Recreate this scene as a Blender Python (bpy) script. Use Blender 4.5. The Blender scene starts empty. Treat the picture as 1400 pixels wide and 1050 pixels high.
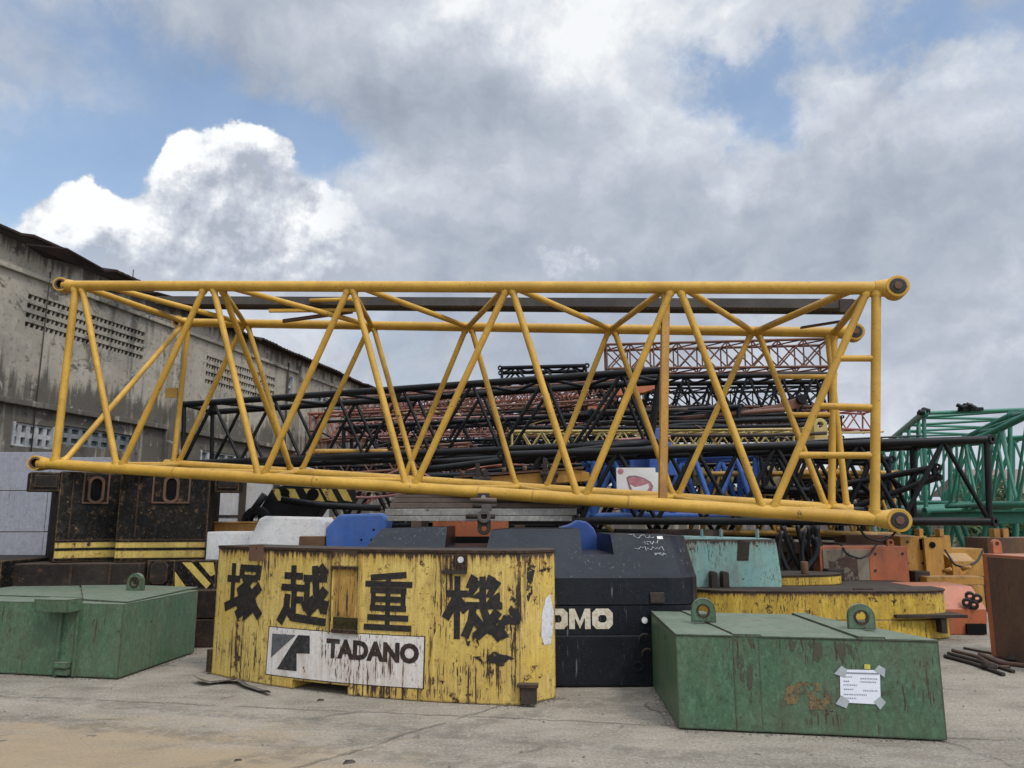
import bpy, bmesh, math, random
from mathutils import Vector as V, Matrix as M4
random.seed(7)
S = bpy.context.scene
COL = S.collection
PI = math.pi
# ------------------------------------------------------------------ camera numbers (used to turn measured picture points into metres)
PITCH = math.radians(10.0); FPX = 1050.0; EYE = V((0, 0, 1.6))
def ray(px, py):
    x = (px - 700) / FPX; y = -(py - 525) / FPX
    return V((x, math.cos(PITCH) - y * math.sin(PITCH), math.sin(PITCH) + y * math.cos(PITCH)))
def W(px, py, Y):
    d = ray(px, py); return EYE + d * (Y / d.y)
def G(px, py, z=0.0):
    d = ray(px, py); return EYE + d * ((z - EYE.z) / d.z)
def proj(p):
    q = V(p) - EYE
    f = q.y * math.cos(PITCH) + q.z * math.sin(PITCH); u = -q.y * math.sin(PITCH) + q.z * math.cos(PITCH)
    return 700 + FPX * q.x / f, 525 - FPX * u / f
def plane(px, py, p0, n):
    d = ray(px, py); return EYE + d * ((V(p0) - EYE).dot(n) / d.dot(n))
def on_line(a, b, px):
    lo, hi = -0.2, 1.2
    s = 1 if proj(b)[0] > proj(a)[0] else -1
    for _ in range(40):
        m = (lo + hi) / 2
        if (proj(a.lerp(b, m))[0] - px) * s < 0: lo = m
        else: hi = m
    return a.lerp(b, (lo + hi) / 2)

# ------------------------------------------------------------------ node helpers
class NT:
    def __init__(s, tree): s.t = tree; s.t.nodes.clear()
    def n(s, typ, ins=None, **props):
        nd = s.t.nodes.new(typ)
        for k, v in props.items(): setattr(nd, k, v)
        for k, v in (ins or {}).items():
            if isinstance(v, bpy.types.NodeSocket): s.t.links.new(v, nd.inputs[k])
            else: nd.inputs[k].default_value = v
        return nd
    def m(s, op, a, b=0.0, c=0.0, clamp=False):
        nd = s.n('ShaderNodeMath', {0: a, 1: b, 2: c}, operation=op); nd.use_clamp = clamp; return nd.outputs[0]
    def vm(s, op, a, b=(0, 0, 0)):
        nd = s.n('ShaderNodeVectorMath', {0: a, 1: b}, operation=op); return nd.outputs['Value' if op in ('DOT_PRODUCT', 'LENGTH') else 'Vector']
    def mix(s, f, a, b, blend='MIX'):
        a = a if isinstance(a, bpy.types.NodeSocket) else (*a[:3], 1); b = b if isinstance(b, bpy.types.NodeSocket) else (*b[:3], 1)
        nd = s.n('ShaderNodeMix', {0: f, 6: a, 7: b}, data_type='RGBA', blend_type=blend); return nd.outputs[2]
    def noise(s, vec, scale, detail=4, rough=.55, dist=0.0):
        return s.n('ShaderNodeTexNoise', {'Vector': vec, 'Scale': scale, 'Detail': detail, 'Roughness': rough, 'Distortion': dist}).outputs[0]
    def step(s, x, lo, hi):
        nd = s.n('ShaderNodeMapRange', {0: x, 1: lo, 2: hi, 3: 0.0, 4: 1.0}, interpolation_type='SMOOTHSTEP'); return nd.outputs[0]
    def scale(s, vec, xyz): return s.vm('MULTIPLY', vec, xyz)
MATS = {}
def new_mat(name):
    m = bpy.data.materials.new(name); m.use_nodes = True; MATS[name] = m
    return m, NT(m.node_tree)
def finish(t, col, rough, bump=None, bstr=.2, bdist=.01, metal=0.0, spec=.4, alpha=None):
    ins = {'Base Color': col if isinstance(col, bpy.types.NodeSocket) else (*col, 1), 'Roughness': rough, 'Metallic': metal, 'Specular IOR Level': spec}
    if bump is not None:
        ins['Normal'] = t.n('ShaderNodeBump', {'Height': bump, 'Strength': bstr, 'Distance': bdist}).outputs[0]
    if alpha is not None: ins['Alpha'] = alpha
    b = t.n('ShaderNodeBsdfPrincipled', ins)
    t.n('ShaderNodeOutputMaterial', {'Surface': b.outputs[0]})

def paint(name, col, col2=None, rust=.3, streak=.3, chips=.3, dust=.5, rough=.5, edge=0.0, rustcol=(.10, .045, .022), rust2=(.22, .10, .035),
          dustcol=(.24, .22, .19), fine=1.0, bump=.25, ribs=0.0, dents=.3, spec=.4, scratch=0.0, scuff=0.0, drips=0.0, ztop=None, fringe=.36, pits=0.0, areas=0.0, grain=.3, spots=()):
    """painted steel: patchy colour, vertical rust runs, flaked chips, dust lying on upward faces, worn edges"""
    m, t = new_mat(name)
    g = t.n('ShaderNodeNewGeometry'); pos = g.outputs['Position']; nor = g.outputs['Normal']
    col2 = col2 or tuple(c * .72 + .012 for c in col)
    big = t.noise(pos, 1.7 * fine, 6, .6)
    c = t.mix(t.step(big, .36, .66), col, col2)
    mid = t.noise(pos, 11 * fine, 6, .65)
    c = t.mix(t.m('MULTIPLY', t.step(mid, .42, .7), .35), c, tuple(x * .55 for x in col))
    if scuff:
        sc = t.noise(t.scale(pos, (9, 9, 5)), 2.2 * fine, 9, .72, 1.2)
        c = t.mix(t.m('MULTIPLY', t.step(sc, .5, .62), scuff), c, tuple(min(1, x * 1.5 + .03) for x in col))
        c = t.mix(t.m('MULTIPLY', t.step(sc, .46, .36), scuff), c, tuple(x * .5 for x in col))
    gate = t.noise(pos, 1.3 * fine, 4, .6)
    hot = None
    if spots:
        px_, _, pz_ = t.n('ShaderNodeSeparateXYZ', {0: t.vm('ADD', pos, t.scale(t.vm('SUBTRACT', t.n('ShaderNodeTexNoise', {'Vector': pos, 'Scale': 4.0, 'Detail': 5.0}).outputs[1], (.5, .5, .5)), (.22, .22, .3)))}).outputs
        for (x0, z0, rx, rz, am) in spots:
            du = t.m('MULTIPLY', t.m('SUBTRACT', px_, x0), 1 / rx); dv = t.m('MULTIPLY', t.m('SUBTRACT', pz_, z0), 1 / rz)
            gq = t.m('MULTIPLY', t.m('EXPONENT', t.m('MULTIPLY', t.m('ADD', t.m('MULTIPLY', du, du), t.m('MULTIPLY', dv, dv)), -1)), am)
            hot = gq if hot is None else t.m('MAXIMUM', hot, gq)
    if areas:
        ar = t.noise(t.scale(pos, (5.5, 5.5, 1.9)), 1.0, 9, .66, .4)
        c = t.mix(t.m('MULTIPLY', t.step(ar, .45, .60), areas), c, tuple(a * .6 + b * .4 for a, b in zip(rust2, col)))
        c = t.mix(t.m('MULTIPLY', t.step(ar, .575, .66), areas), c, tuple(a * .6 + b * .4 for a, b in zip(rustcol, rust2)))
        lt = t.noise(t.scale(pos, (16, 16, 3)), 1.0, 7, .7)
        c = t.mix(t.m('MULTIPLY', t.step(lt, .50, .66), areas * .8), c, tuple(min(1, x * 1.25 + .05) for x in col))
    st = t.noise(t.scale(pos, (30 * fine, 30 * fine, 1.6 * fine)), 1.0, 5, .62)
    st2 = t.noise(t.scale(pos, (75 * fine, 75 * fine, 5 * fine)), 1.0, 3, .6)
    sm = t.m('ADD', t.m('MULTIPLY', st, .62), t.m('ADD', t.m('MULTIPLY', gate, .3), t.m('MULTIPLY', st2, .22)))
    if hot is not None: sm = t.m('ADD', sm, t.m('MULTIPLY', t.m('SUBTRACT', hot, .22), .115))
    hi = .80 - .22 * streak
    wash = t.step(sm, hi - .13, hi + .05)
    c = t.mix(t.m('MULTIPLY', wash, .75 * min(1, streak * 1.6)), c, tuple(a * .55 + b * .45 for a, b in zip(rust2, col)))
    run = t.step(sm, hi + .015, hi + .06)
    c = t.mix(t.m('MULTIPLY', run, min(1, streak * 1.8)), c, rustcol)
    ch = t.noise(pos, 7.5 * fine, 10, .72)
    chg = t.m('ADD', ch, t.m('MULTIPLY', t.m('SUBTRACT', gate, .5), .35))
    ct = .80 - .24 * chips
    chip = t.step(chg, ct, ct + .02)
    halo = t.step(chg, ct - .05, ct + .02)
    c = t.mix(t.m('MULTIPLY', halo, .55 * min(1, rust * 2)), c, rust2)
    rc = t.mix(t.step(t.noise(pos, 38 * fine, 5), .4, .62), rustcol, tuple(x * .45 for x in rustcol))
    c = t.mix(chip, c, rc)
    if drips:
        for sc_, kk in (((60, 60, 7), .30), ((30, 30, 2.6), .26)):
            vp = t.vm('ADD', t.scale(pos, sc_), t.scale(t.n('ShaderNodeTexNoise', {'Vector': pos, 'Scale': 9.0, 'Detail': 4.0}).outputs[1], (1.2, 1.2, 1.2)))
            vo = t.n('ShaderNodeTexVoronoi', {'Vector': vp, 'Scale': 1.0}).outputs[0]
            gn_ = t.noise(pos, 1.9, 6, .68, .5)
            if hot is not None: gn_ = t.m('ADD', gn_, t.m('MULTIPLY', t.m('SUBTRACT', hot, .25), .22))
            fl = t.m('MULTIPLY', t.step(vo, kk, kk - .07), t.step(gn_, .60 - .10 * drips, .70 - .10 * drips))
            c = t.mix(fl, c, rustcol)
    if ztop is not None:
        zz = t.n('ShaderNodeSeparateXYZ', {0: pos}).outputs[2]
        Lf = t.m('MULTIPLY', t.m('MAXIMUM', t.m('SUBTRACT', t.noise(t.scale(pos, (34, 34, .4)), 1.0, 4, .6), .40), 0.0), fringe)
        dz = t.m('SUBTRACT', ztop, zz)
        fr = t.m('MULTIPLY', t.step(t.m('SUBTRACT', dz, Lf), .022, .0), t.step(dz, -.02, -.01))
        c = t.mix(t.m('MULTIPLY', t.m('MULTIPLY', t.step(t.m('SUBTRACT', dz, t.m('MULTIPLY', Lf, 1.7)), .06, .0), t.step(dz, -.02, -.01)), .5), c, rust2)
        c = t.mix(t.m('MULTIPLY', fr, .95), c, rustcol)
    if pits:
        c = t.mix(t.m('MULTIPLY', t.step(t.noise(pos, 34, 4, .6), .685 - .04 * pits, .72 - .04 * pits), .85), c, rustcol)
    if scratch:
        s1 = t.m('SUBTRACT', t.noise(t.scale(pos, (38, 26, 2.2)), 1.0, 5, .66), t.m('MULTIPLY', t.step(t.noise(pos, 2.4, 5, .6), .58, .42), .12))
        c = t.mix(t.m('MULTIPLY', t.step(s1, .585, .68), scratch), c, (.34, .36, .38))
    if grain:
        gn = t.noise(pos, 95 * fine, 3, .7)
        c = t.mix(t.m('MULTIPLY', t.step(gn, .50, .64), grain), c, t.mix(.72, c, (0, 0, 0)))
        c = t.mix(t.m('MULTIPLY', t.step(gn, .47, .36), grain * .5), c, t.mix(.16, c, (.6, .58, .54)))
    if edge:
        bv = t.n('ShaderNodeBevel', {'Radius': .012 + .02 * edge}, samples=4).outputs[0]
        dt = t.vm('DOT_PRODUCT', bv, nor)
        em = t.m('MULTIPLY', t.step(t.m('ADD', dt, t.m('MULTIPLY', t.m('SUBTRACT', mid, .5), .35)), .985, .90), 1.0)
        c = t.mix(t.m('MULTIPLY', em, edge), c, rc)
    if dust:
        up = t.step(t.n('ShaderNodeSeparateXYZ', {0: nor}).outputs[2], .45, .9)
        dn = t.step(t.noise(pos, 5, 7, .65), .25, .75)
        c = t.mix(t.m('MULTIPLY', up, t.m('MULTIPLY', t.m('ADD', t.m('MULTIPLY', dn, .6), .4), dust)), c, dustcol)
    h = t.m('ADD', t.m('MULTIPLY', mid, .35), t.m('ADD', t.m('MULTIPLY', chip, -.5), t.m('MULTIPLY', big, dents * 2.5)))
    if ribs:
        sx = t.n('ShaderNodeSeparateXYZ', {0: pos}).outputs[0]
        wv = t.m('SINE', t.m('MULTIPLY', sx, 120))
        h = t.m('ADD', h, t.m('ADD', t.m('MULTIPLY', wv, .12 * ribs), t.m('MULTIPLY', st, .7 * ribs)))
    r = t.m('ADD', t.m('MULTIPLY', t.m('MAXIMUM', chip, t.m('MULTIPLY', wash, .6)), .35), t.m('ADD', rough - .05, t.m('MULTIPLY', mid, .14)), clamp=True)
    finish(t, c, r, h, bump, .012, 0.0, spec)
    return m

paint('boom_yellow', (.54, .31, .045), (.42, .23, .03), rust=.5, streak=.3, chips=.47, dust=.2, rough=.46, rustcol=(.05, .028, .016), rust2=(.22, .11, .03), dustcol=(.40, .28, .12), dents=.1, bump=.2, pits=.55, grain=.22, spec=.32)
paint('weight_yellow', (.63, .475, .135), (.56, .385, .075), rust=.8, streak=.80, chips=.74, dust=.85, rough=.5, edge=.9, ribs=.3, bump=.6, rustcol=(.034, .019, .012), rust2=(.25, .11, .02), dustcol=(.15, .115, .09), drips=1.0, ztop=1.30, fringe=.30, pits=1.0, areas=.35, spots=((-.62, .95, .14, .45, 1.0), (-.25, .28, .30, .22, .9), (.03, .6, .09, .6, 1.0), (-2.75, .25, .35, .22, .7), (-1.75, .9, .12, .5, .8), (-2.45, 1.2, .12, .25, .8), (-1.3, .12, .8, .10, .7), (-.95, .35, .12, .3, .8)))
paint('disc_yellow', (.57, .40, .045), (.43, .27, .03), rust=.8, streak=.62, chips=.74, dust=.95, rough=.55, edge=.5, ribs=.5, bump=.5, rustcol=(.04, .024, .015), rust2=(.22, .10, .025), dustcol=(.19, .15, .115), drips=1.5, ztop=.62, fringe=.17, pits=1.0, areas=.6)
paint('green_paint', (.052, .118, .062), (.088, .132, .078), rust=.6, streak=.55, chips=.60, dust=.66, rough=.42, edge=.85, bump=.5, rustcol=(.050, .034, .024), rust2=(.095, .076, .040), dustcol=(.20, .215, .175), scuff=.55, dents=.9, pits=.8, drips=.7, spec=.4, areas=.26, spots=((1.75, .6, .12, .3, 1.0), (2.2, .65, .25, .12, 1.0), (2.5, .62, .2, .12, .9), (3.05, .5, .12, .25, .9), (2.3, .08, .6, .06, .8), (-4.3, .5, .15, .4, .8), (-5.2, .3, .2, .3, .6)))
paint('black_weight', (.0062, .006, .0056), (.013, .011, .009), rust=.7, streak=.2, chips=.63, dust=.4, rough=.6, edge=1.0, rustcol=(.19, .115, .06), rust2=(.045, .028, .017), dustcol=(.06, .05, .042), bump=.6, dents=.5, scuff=.4, spec=.10, pits=.7)
paint('slab_brown', (.017, .0135, .0115), (.034, .026, .020), rust=.8, streak=.35, chips=.62, dust=.6, rough=.75, edge=.9, rustcol=(.11, .06, .035), rust2=(.06, .036, .022), dustcol=(.10, .083, .07), bump=.6, dents=.6, spec=.12)
paint('navy_cast', (.0062, .0080, .0115), (.0115, .0138, .018), rust=.15, streak=.06, chips=.16, dust=.16, rough=.33, edge=.2, rustcol=(.05, .04, .033), dustcol=(.05, .06, .075), scratch=.34, dents=.3, bump=.3, spec=.18, areas=0)  # bluish dust on the sloping top also paints in light from the sky
paint('stripe_yellow', (.52, .385, .085), (.43, .30, .055), rust=.7, streak=.5, chips=.68, dust=.4, rough=.55, edge=.6, rustcol=(.03, .022, .015), pits=.8, areas=0.4)
paint('boom_black', (.0058, .006, .0065), (.0125, .0122, .012), rust=.3, streak=.1, chips=.40, dust=.18, rough=.46, rustcol=(.075, .042, .028), dustcol=(.05, .047, .045), dents=.1, spec=.16)
paint('boom_dark_blue', (.0065, .0085, .0125), (.015, .0145, .016), rust=.3, streak=.1, chips=.44, dust=.18, rough=.5, rustcol=(.065, .04, .028), dustcol=(.05, .05, .05), dents=.1, spec=.16)
paint('boom_brown', (.155, .062, .035), (.105, .045, .028), rust=.7, streak=.3, chips=.45, dust=.3, rough=.65, rustcol=(.05, .025, .018), dents=.1)
paint('boom_red', (.30, .085, .055), (.22, .075, .06), rust=.5, streak=.2, chips=.4, dust=.3, rough=.55, rustcol=(.09, .035, .022), dents=.1)
paint('boom_pink', (.33, .15, .13), (.25, .11, .095), rust=.5, streak=.2, chips=.4, dust=.3, rough=.6, rustcol=(.10, .045, .03), dents=.1)
paint('boom_pale_yellow', (.46, .36, .13), (.36, .27, .10), rust=.5, streak=.2, chips=.4, dust=.3, rough=.6, rustcol=(.08, .045, .02), dents=.1)
paint('boom_mustard', (.42, .235, .04), (.33, .18, .03), rust=.5, streak=.2, chips=.4, dust=.3, rough=.6, rustcol=(.07, .04, .02), dents=.1)
paint('boom_green', (.024, .165, .100), (.03, .14, .095), rust=.2, streak=.1, chips=.22, dust=.22, rough=.45, rustcol=(.05, .05, .035), dustcol=(.16, .24, .19), dents=.1)
paint('blue_paint', (.035, .105, .36), (.05, .125, .36), rust=.2, streak=.15, chips=.26, dust=.3, rough=.45, rustcol=(.05, .04, .04), dents=.2, areas=0.14)
paint('white_paint', (.66, .66, .65), (.60, .595, .58), rust=.4, streak=.22, chips=.34, dust=.2, rough=.5, edge=.45, rustcol=(.16, .085, .045), rust2=(.42, .28, .15), pits=.5, areas=0.12)
paint('cabin_white', (.50, .51, .53), (.42, .42, .42), rust=.5, streak=.62, chips=.36, dust=.25, rough=.5, rustcol=(.19, .10, .05), rust2=(.42, .30, .16), areas=0.3)
paint('fence_lilac', (.285, .295, .335), (.325, .325, .35), rust=.2, streak=.45, chips=.5, dust=.2, rough=.6, rustcol=(.10, .085, .078), rust2=(.22, .215, .215), dents=.9, pits=.6, scuff=.25)
paint('teal_paint', (.20, .42, .40), (.25, .43, .38), rust=.7, streak=.62, chips=.62, dust=.4, rough=.5, edge=.5, rustcol=(.05, .034, .024), rust2=(.24, .17, .11), drips=.8, ztop=1.30, fringe=.3, pits=.6, areas=0.3)
paint('orange_paint', (.43, .115, .040), (.34, .11, .05), rust=.5, streak=.4, chips=.48, dust=.4, rough=.5, edge=.5, rustcol=(.075, .04, .028), rust2=(.28, .12, .055), pits=.5, areas=0.3)
paint('mustard_paint', (.46, .235, .035), (.35, .17, .03), rust=.6, streak=.55, chips=.52, dust=.4, rough=.52, edge=.55, rustcol=(.055, .032, .02), pits=.5, areas=0.4)
paint('rust_plate', (.13, .068, .040), (.085, .048, .032), rust=.8, streak=.6, chips=.5, dust=.4, rough=.8, rustcol=(.05, .028, .02), rust2=(.17, .09, .05), dustcol=(.17, .135, .11))
paint('rust_yellow', (.15, .075, .03), (.08, .045, .03), rust=.8, streak=.4, chips=.5, dust=.4, rough=.8, rustcol=(.36, .20, .03), rust2=(.25, .13, .03), edge=.2)
paint('beige_plate', (.25, .21, .15), (.20, .165, .12), rust=.6, streak=.5, chips=.45, dust=.3, rough=.7, rustcol=(.06, .035, .028))
paint('khaki_paint', (.36, .31, .16), (.30, .25, .13), rust=.5, streak=.3, chips=.3, dust=.3, rough=.6, rustcol=(.07, .05, .03))
paint('timber_dark', (.085, .058, .045), (.12, .088, .07), rust=.3, streak=.0, chips=.25, dust=.45, rough=.85, rustcol=(.03, .02, .016), dustcol=(.22, .19, .16))
paint('timber_grey', (.27, .26, .235), (.16, .145, .125), rust=.3, streak=.3, chips=.6, dust=.4, rough=.85, rustcol=(.05, .04, .032), dustcol=(.28, .265, .23), pits=.6, scuff=.4)
paint('old_steel', (.036, .028, .023), (.055, .042, .032), rust=.6, streak=.2, chips=.5, dust=.3, rough=.65, rustcol=(.10, .052, .028), dustcol=(.09, .078, .066), spec=.18)
paint('walkway_grey', (.085, .078, .070), (.055, .05, .045), rust=.5, streak=.2, chips=.5, dust=.25, rough=.65, rustcol=(.045, .032, .025), spec=.2)
paint('roof_sheet', (.034, .022, .018), (.022, .016, .014), rust=.6, streak=.2, chips=.4, dust=.2, rough=.9, rustcol=(.07, .038, .022), dustcol=(.06, .042, .034), spec=.15)
def simple(name, col, rough=.6, spec=.4, var=.25, sc=8):
    m, t = new_mat(name); pos = t.n('ShaderNodeNewGeometry').outputs['Position']
    n1 = t.noise(pos, sc, 6, .65)
    c = t.mix(t.step(n1, .35, .68), col, tuple(x * (1 - var) for x in col)); finish(t, c, rough, n1, .15, .01, 0, spec)
paint('pocket_paint', (.42, .25, .05), (.25, .12, .03), rust=.9, streak=1.1, chips=.8, dust=.5, rough=.65, rustcol=(.035, .02, .013), rust2=(.18, .075, .022), ribs=.6, bump=.6, drips=1.3, pits=.8, areas=.9)
simple('dark_hole', (.008, .007, .007), .9, .1)
simple('slot_dark', (.045, .034, .012), .8, .2, .6, 20)
simple('rubber_hose', (.012, .012, .013), .45)
simple('frame_dull', (.17, .185, .19), .75, .25, .6, 3)
simple('glass_block', (.15, .18, .19), .22, .6, .5, 9)
simple('frame_white', (.38, .39, .385), .7, .3, .45, 3)
simple('shrub_leaf', (.055, .10, .028), .6, .3, .5, 6)
simple('shrub_stem', (.07, .05, .035), .8)
simple('hut_wall', (.42, .40, .37), .8)
simple('hut_roof', (.20, .135, .125), .8)
simple('paper', (.70, .72, .77), .6, .3, .06, 25)
simple('tape', (.36, .40, .40), .35, .5, .15, 30)
simple('note_yellow', (.60, .52, .10), .5)
simple('ink', (.24, .24, .29), .6)
simple('rag', (.10, .085, .07), .9)
simple('logo_pink', (.48, .20, .22), .5, .4, .3, 12)
simple('logo_grey', (.26, .17, .19), .5, .4, .3, 12)
simple('sign_white', (.72, .70, .66), .5, .4, .1, 5)
simple('pebble', (.15, .135, .115), .9, .2, .4, 20)
simple('pin_dark', (.028, .022, .019), .5, .4, .4, 30)
# lettering that has flaked: clear where the paint is gone
def flaked(name, col, thr, rough=.5, sc=9, under=None, vert=False):
    m, t = new_mat(name); pos = t.n('ShaderNodeNewGeometry').outputs['Position']
    p = t.scale(pos, (1.6, 1.6, .55)) if vert else pos
    n1 = t.noise(p, sc, 9, .72); n2 = t.noise(pos, 2.2, 3)
    a = t.step(t.m('ADD', n1, t.m('MULTIPLY', t.m('SUBTRACT', n2, .5), .3)), thr, thr - .015)
    c = t.mix(t.step(t.noise(pos, 26, 6, .7), .42, .66), col, under or tuple(x * .6 for x in col))
    finish(t, c, rough, n1, .1, .01, 0, .4, a)
flaked('letter_black', (.010, .0095, .0095), .69, sc=12, under=(.03, .022, .018))
flaked('letter_brown', (.016, .012, .011), .70, sc=12, under=(.06, .03, .02))
flaked('letter_cream', (.56, .52, .42), .68, sc=16, under=(.40, .31, .20))
flaked('emblem_dark', (.015, .0145, .0145), .68, sc=9, under=(.05, .05, .052))
flaked('emblem_grey', (.10, .105, .11), .64, sc=9, under=(.05, .05, .05))
paint('sign_panel_white', (.68, .66, .62), (.64, .60, .55), rust=.7, streak=.62, chips=.52, dust=0, rough=.55, rustcol=(.07, .04, .026), rust2=(.36, .20, .10), drips=.6, pits=.4, ribs=.1, bump=.4, areas=.25, spots=((-1.55, .25, .28, .25, 1.1), (-1.1, .3, .2, .3, .6)))
flaked('white_daub', (.56, .55, .55), .63, sc=11, under=(.44, .42, .42))
flaked('black_blotch', (.013, .011, .010), .545, sc=9, under=(.022, .017, .014))
flaked('rust_flake', (.055, .030, .022), .545, sc=4, under=(.10, .05, .03))
flaked('chalk', (.42, .43, .44), .56, sc=40)
flaked('worn_label', (.17, .125, .055), .545, sc=16, under=(.075, .05, .03))
flaked('oil_stain', (.055, .060, .036), .50, sc=7, under=(.065, .055, .035), vert=True)

def concrete_wall():
    m, t = new_mat('concrete_wall'); g = t.n('ShaderNodeNewGeometry'); pos = g.outputs['Position']
    z = t.n('ShaderNodeSeparateXYZ', {0: pos}).outputs[2]
    n1 = t.noise(pos, .55, 7, .62); n2 = t.noise(pos, 4, 8, .68); st = t.noise(t.scale(pos, (4.5, 4.5, .28)), 1.0, 7, .65)
    c = t.mix(t.step(n1, .35, .65), (.335, .30, .24), (.225, .202, .163))
    c = t.mix(t.m('MULTIPLY', t.step(n2, .45, .72), .5), c, (.38, .355, .30))
    bands = t.m('ADD', t.step(z, 4.9, 4.2), t.step(z, 6.6, 7.3))      # dark streaks thicken under the roof edge and from the lower ledge down
    s = t.m('ADD', st, t.m('ADD', t.m('MULTIPLY', bands, .22), t.m('MULTIPLY', t.m('SUBTRACT', n1, .5), .35)))
    c = t.mix(t.m('MULTIPLY', t.step(s, .52, .70), .85), c, (.062, .056, .047))
    c = t.mix(t.m('MULTIPLY', t.step(t.noise(pos, 1.4, 10, .75, .6), .555, .62), .75), c, (.05, .045, .038))
    c = t.mix(t.m('MULTIPLY', t.step(t.noise(pos, 9, 8, .75), .54, .64), .6), c, (.075, .068, .057))
    c = t.mix(t.m('MULTIPLY', t.step(t.noise(pos, 2.6, 10, .75, .8), .60, .64), .5), c, (.42, .40, .35))
    finish(t, c, .88, t.m('ADD', n2, st), .5, .03, 0, .2)
concrete_wall()
def ground_mat():
    m, t = new_mat('yard_concrete'); g = t.n('ShaderNodeNewGeometry'); pos = g.outputs['Position']
    x, y, _ = t.n('ShaderNodeSeparateXYZ', {0: pos}).outputs
    n1 = t.noise(pos, .8, 8, .62); n2 = t.noise(pos, 7, 8, .7); n3 = t.noise(pos, 42, 6, .72); nw = t.noise(t.scale(pos, (2.2, 7, 1)), 1.0, 6, .65)
    c = t.mix(t.step(n1, .34, .66), (.315, .272, .212), (.20, .171, .132))
    c = t.mix(t.m('MULTIPLY', t.step(nw, .40, .66), .5), c, (.36, .325, .265))
    c = t.mix(t.m('MULTIPLY', t.step(n2, .50, .72), .55), c, (.185, .17, .145))
    c = t.mix(t.m('MULTIPLY', t.step(n3, .52, .66), .62), c, (.115, .105, .092))
    c = t.mix(t.m('MULTIPLY', t.step(n3, .47, .36), .55), c, (.50, .475, .43))
    nf = t.noise(pos, 110, 4, .7)
    c = t.mix(t.m('MULTIPLY', t.step(nf, .54, .66), .5), c, (.10, .092, .08))
    # ochre dust blown over the near left corner
    d = t.vm('LENGTH', t.vm('MULTIPLY', t.vm('SUBTRACT', pos, (-3.4, 4.6, 0)), (.42, .62, 0)))
    dm = t.step(t.m('ADD', d, t.m('MULTIPLY', t.m('SUBTRACT', t.noise(t.scale(pos, (1.2, 2.4, 1)), 1.6, 7, .65), .5), 1.6)), 1.45, .75)
    c = t.mix(t.m('MULTIPLY', dm, t.m('ADD', .25, t.m('MULTIPLY', nw, .75))), c, (.34, .245, .135))
    # joints and cracks
    wob = t.m('MULTIPLY', t.m('SUBTRACT', t.noise(pos, 2.5, 6, .7), .5), .22)
    def crack(a, b, cc, w):
        q = t.m('ABSOLUTE', t.m('ADD', t.m('ADD', t.m('MULTIPLY', x, a), t.m('MULTIPLY', y, b)), t.m('ADD', wob, cc)))
        return t.step(q, w, w * .25)
    k = t.m('MAXIMUM', crack(.17, .985, -6.55, .022), t.m('MAXIMUM', crack(.80, -.60, 4.35, .028), crack(-.10, .995, -4.9, .015)))
    k = t.m('MULTIPLY', k, t.step(t.noise(pos, 1.8, 5, .6), .36, .5))
    vo = t.n('ShaderNodeTexVoronoi', {'Vector': t.vm('ADD', pos, t.scale(t.n('ShaderNodeTexNoise', {'Vector': pos, 'Scale': 2.0, 'Detail': 5}).outputs[1], (.5, .5, 0))), 'Scale': .55}, feature='DISTANCE_TO_EDGE').outputs[0]
    k2 = t.m('MULTIPLY', t.step(vo, .012, .003), t.step(n1, .5, .6))
    k = t.m('MAXIMUM', k, k2)
    c = t.mix(t.m('MULTIPLY', k, .42), c, (.095, .085, .07))
    def track(a, b, cc, w):
        q = t.m('ABSOLUTE', t.m('ADD', t.m('ADD', t.m('MULTIPLY', x, a), t.m('MULTIPLY', y, b)), t.m('ADD', t.m('MULTIPLY', wob, 1.5), cc))); return t.m('MULTIPLY', t.step(q, w, w * .5), t.step(t.noise(t.scale(pos, (5, 5, 1)), 1.6, 6, .7), .38, .58))
    tk = t.m('MAXIMUM', t.m('MAXIMUM', track(.30, .954, -5.15, .17), track(.30, .954, -5.75, .15)), track(-.55, .835, -5.6, .16))
    c = t.mix(t.m('MULTIPLY', tk, .42), c, (.10, .088, .07))
    oil = t.step(t.noise(pos, 1.1, 6, .62, .4), .60, .72)
    c = t.mix(t.m('MULTIPLY', oil, .5), c, (.115, .102, .083))
    dr = t.step(t.noise(pos, 3.3, 3, .5), .70, .73)
    c = t.mix(t.m('MULTIPLY', dr, .55), c, (.06, .053, .045))
    h = t.m('ADD', t.m('MULTIPLY', n3, .8), t.m('ADD', t.m('MULTIPLY', n2, 1.2), t.m('MULTIPLY', k, -1.2)))
    finish(t, c, .92, h, .9, .025, 0, .2)
ground_mat()

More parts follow.
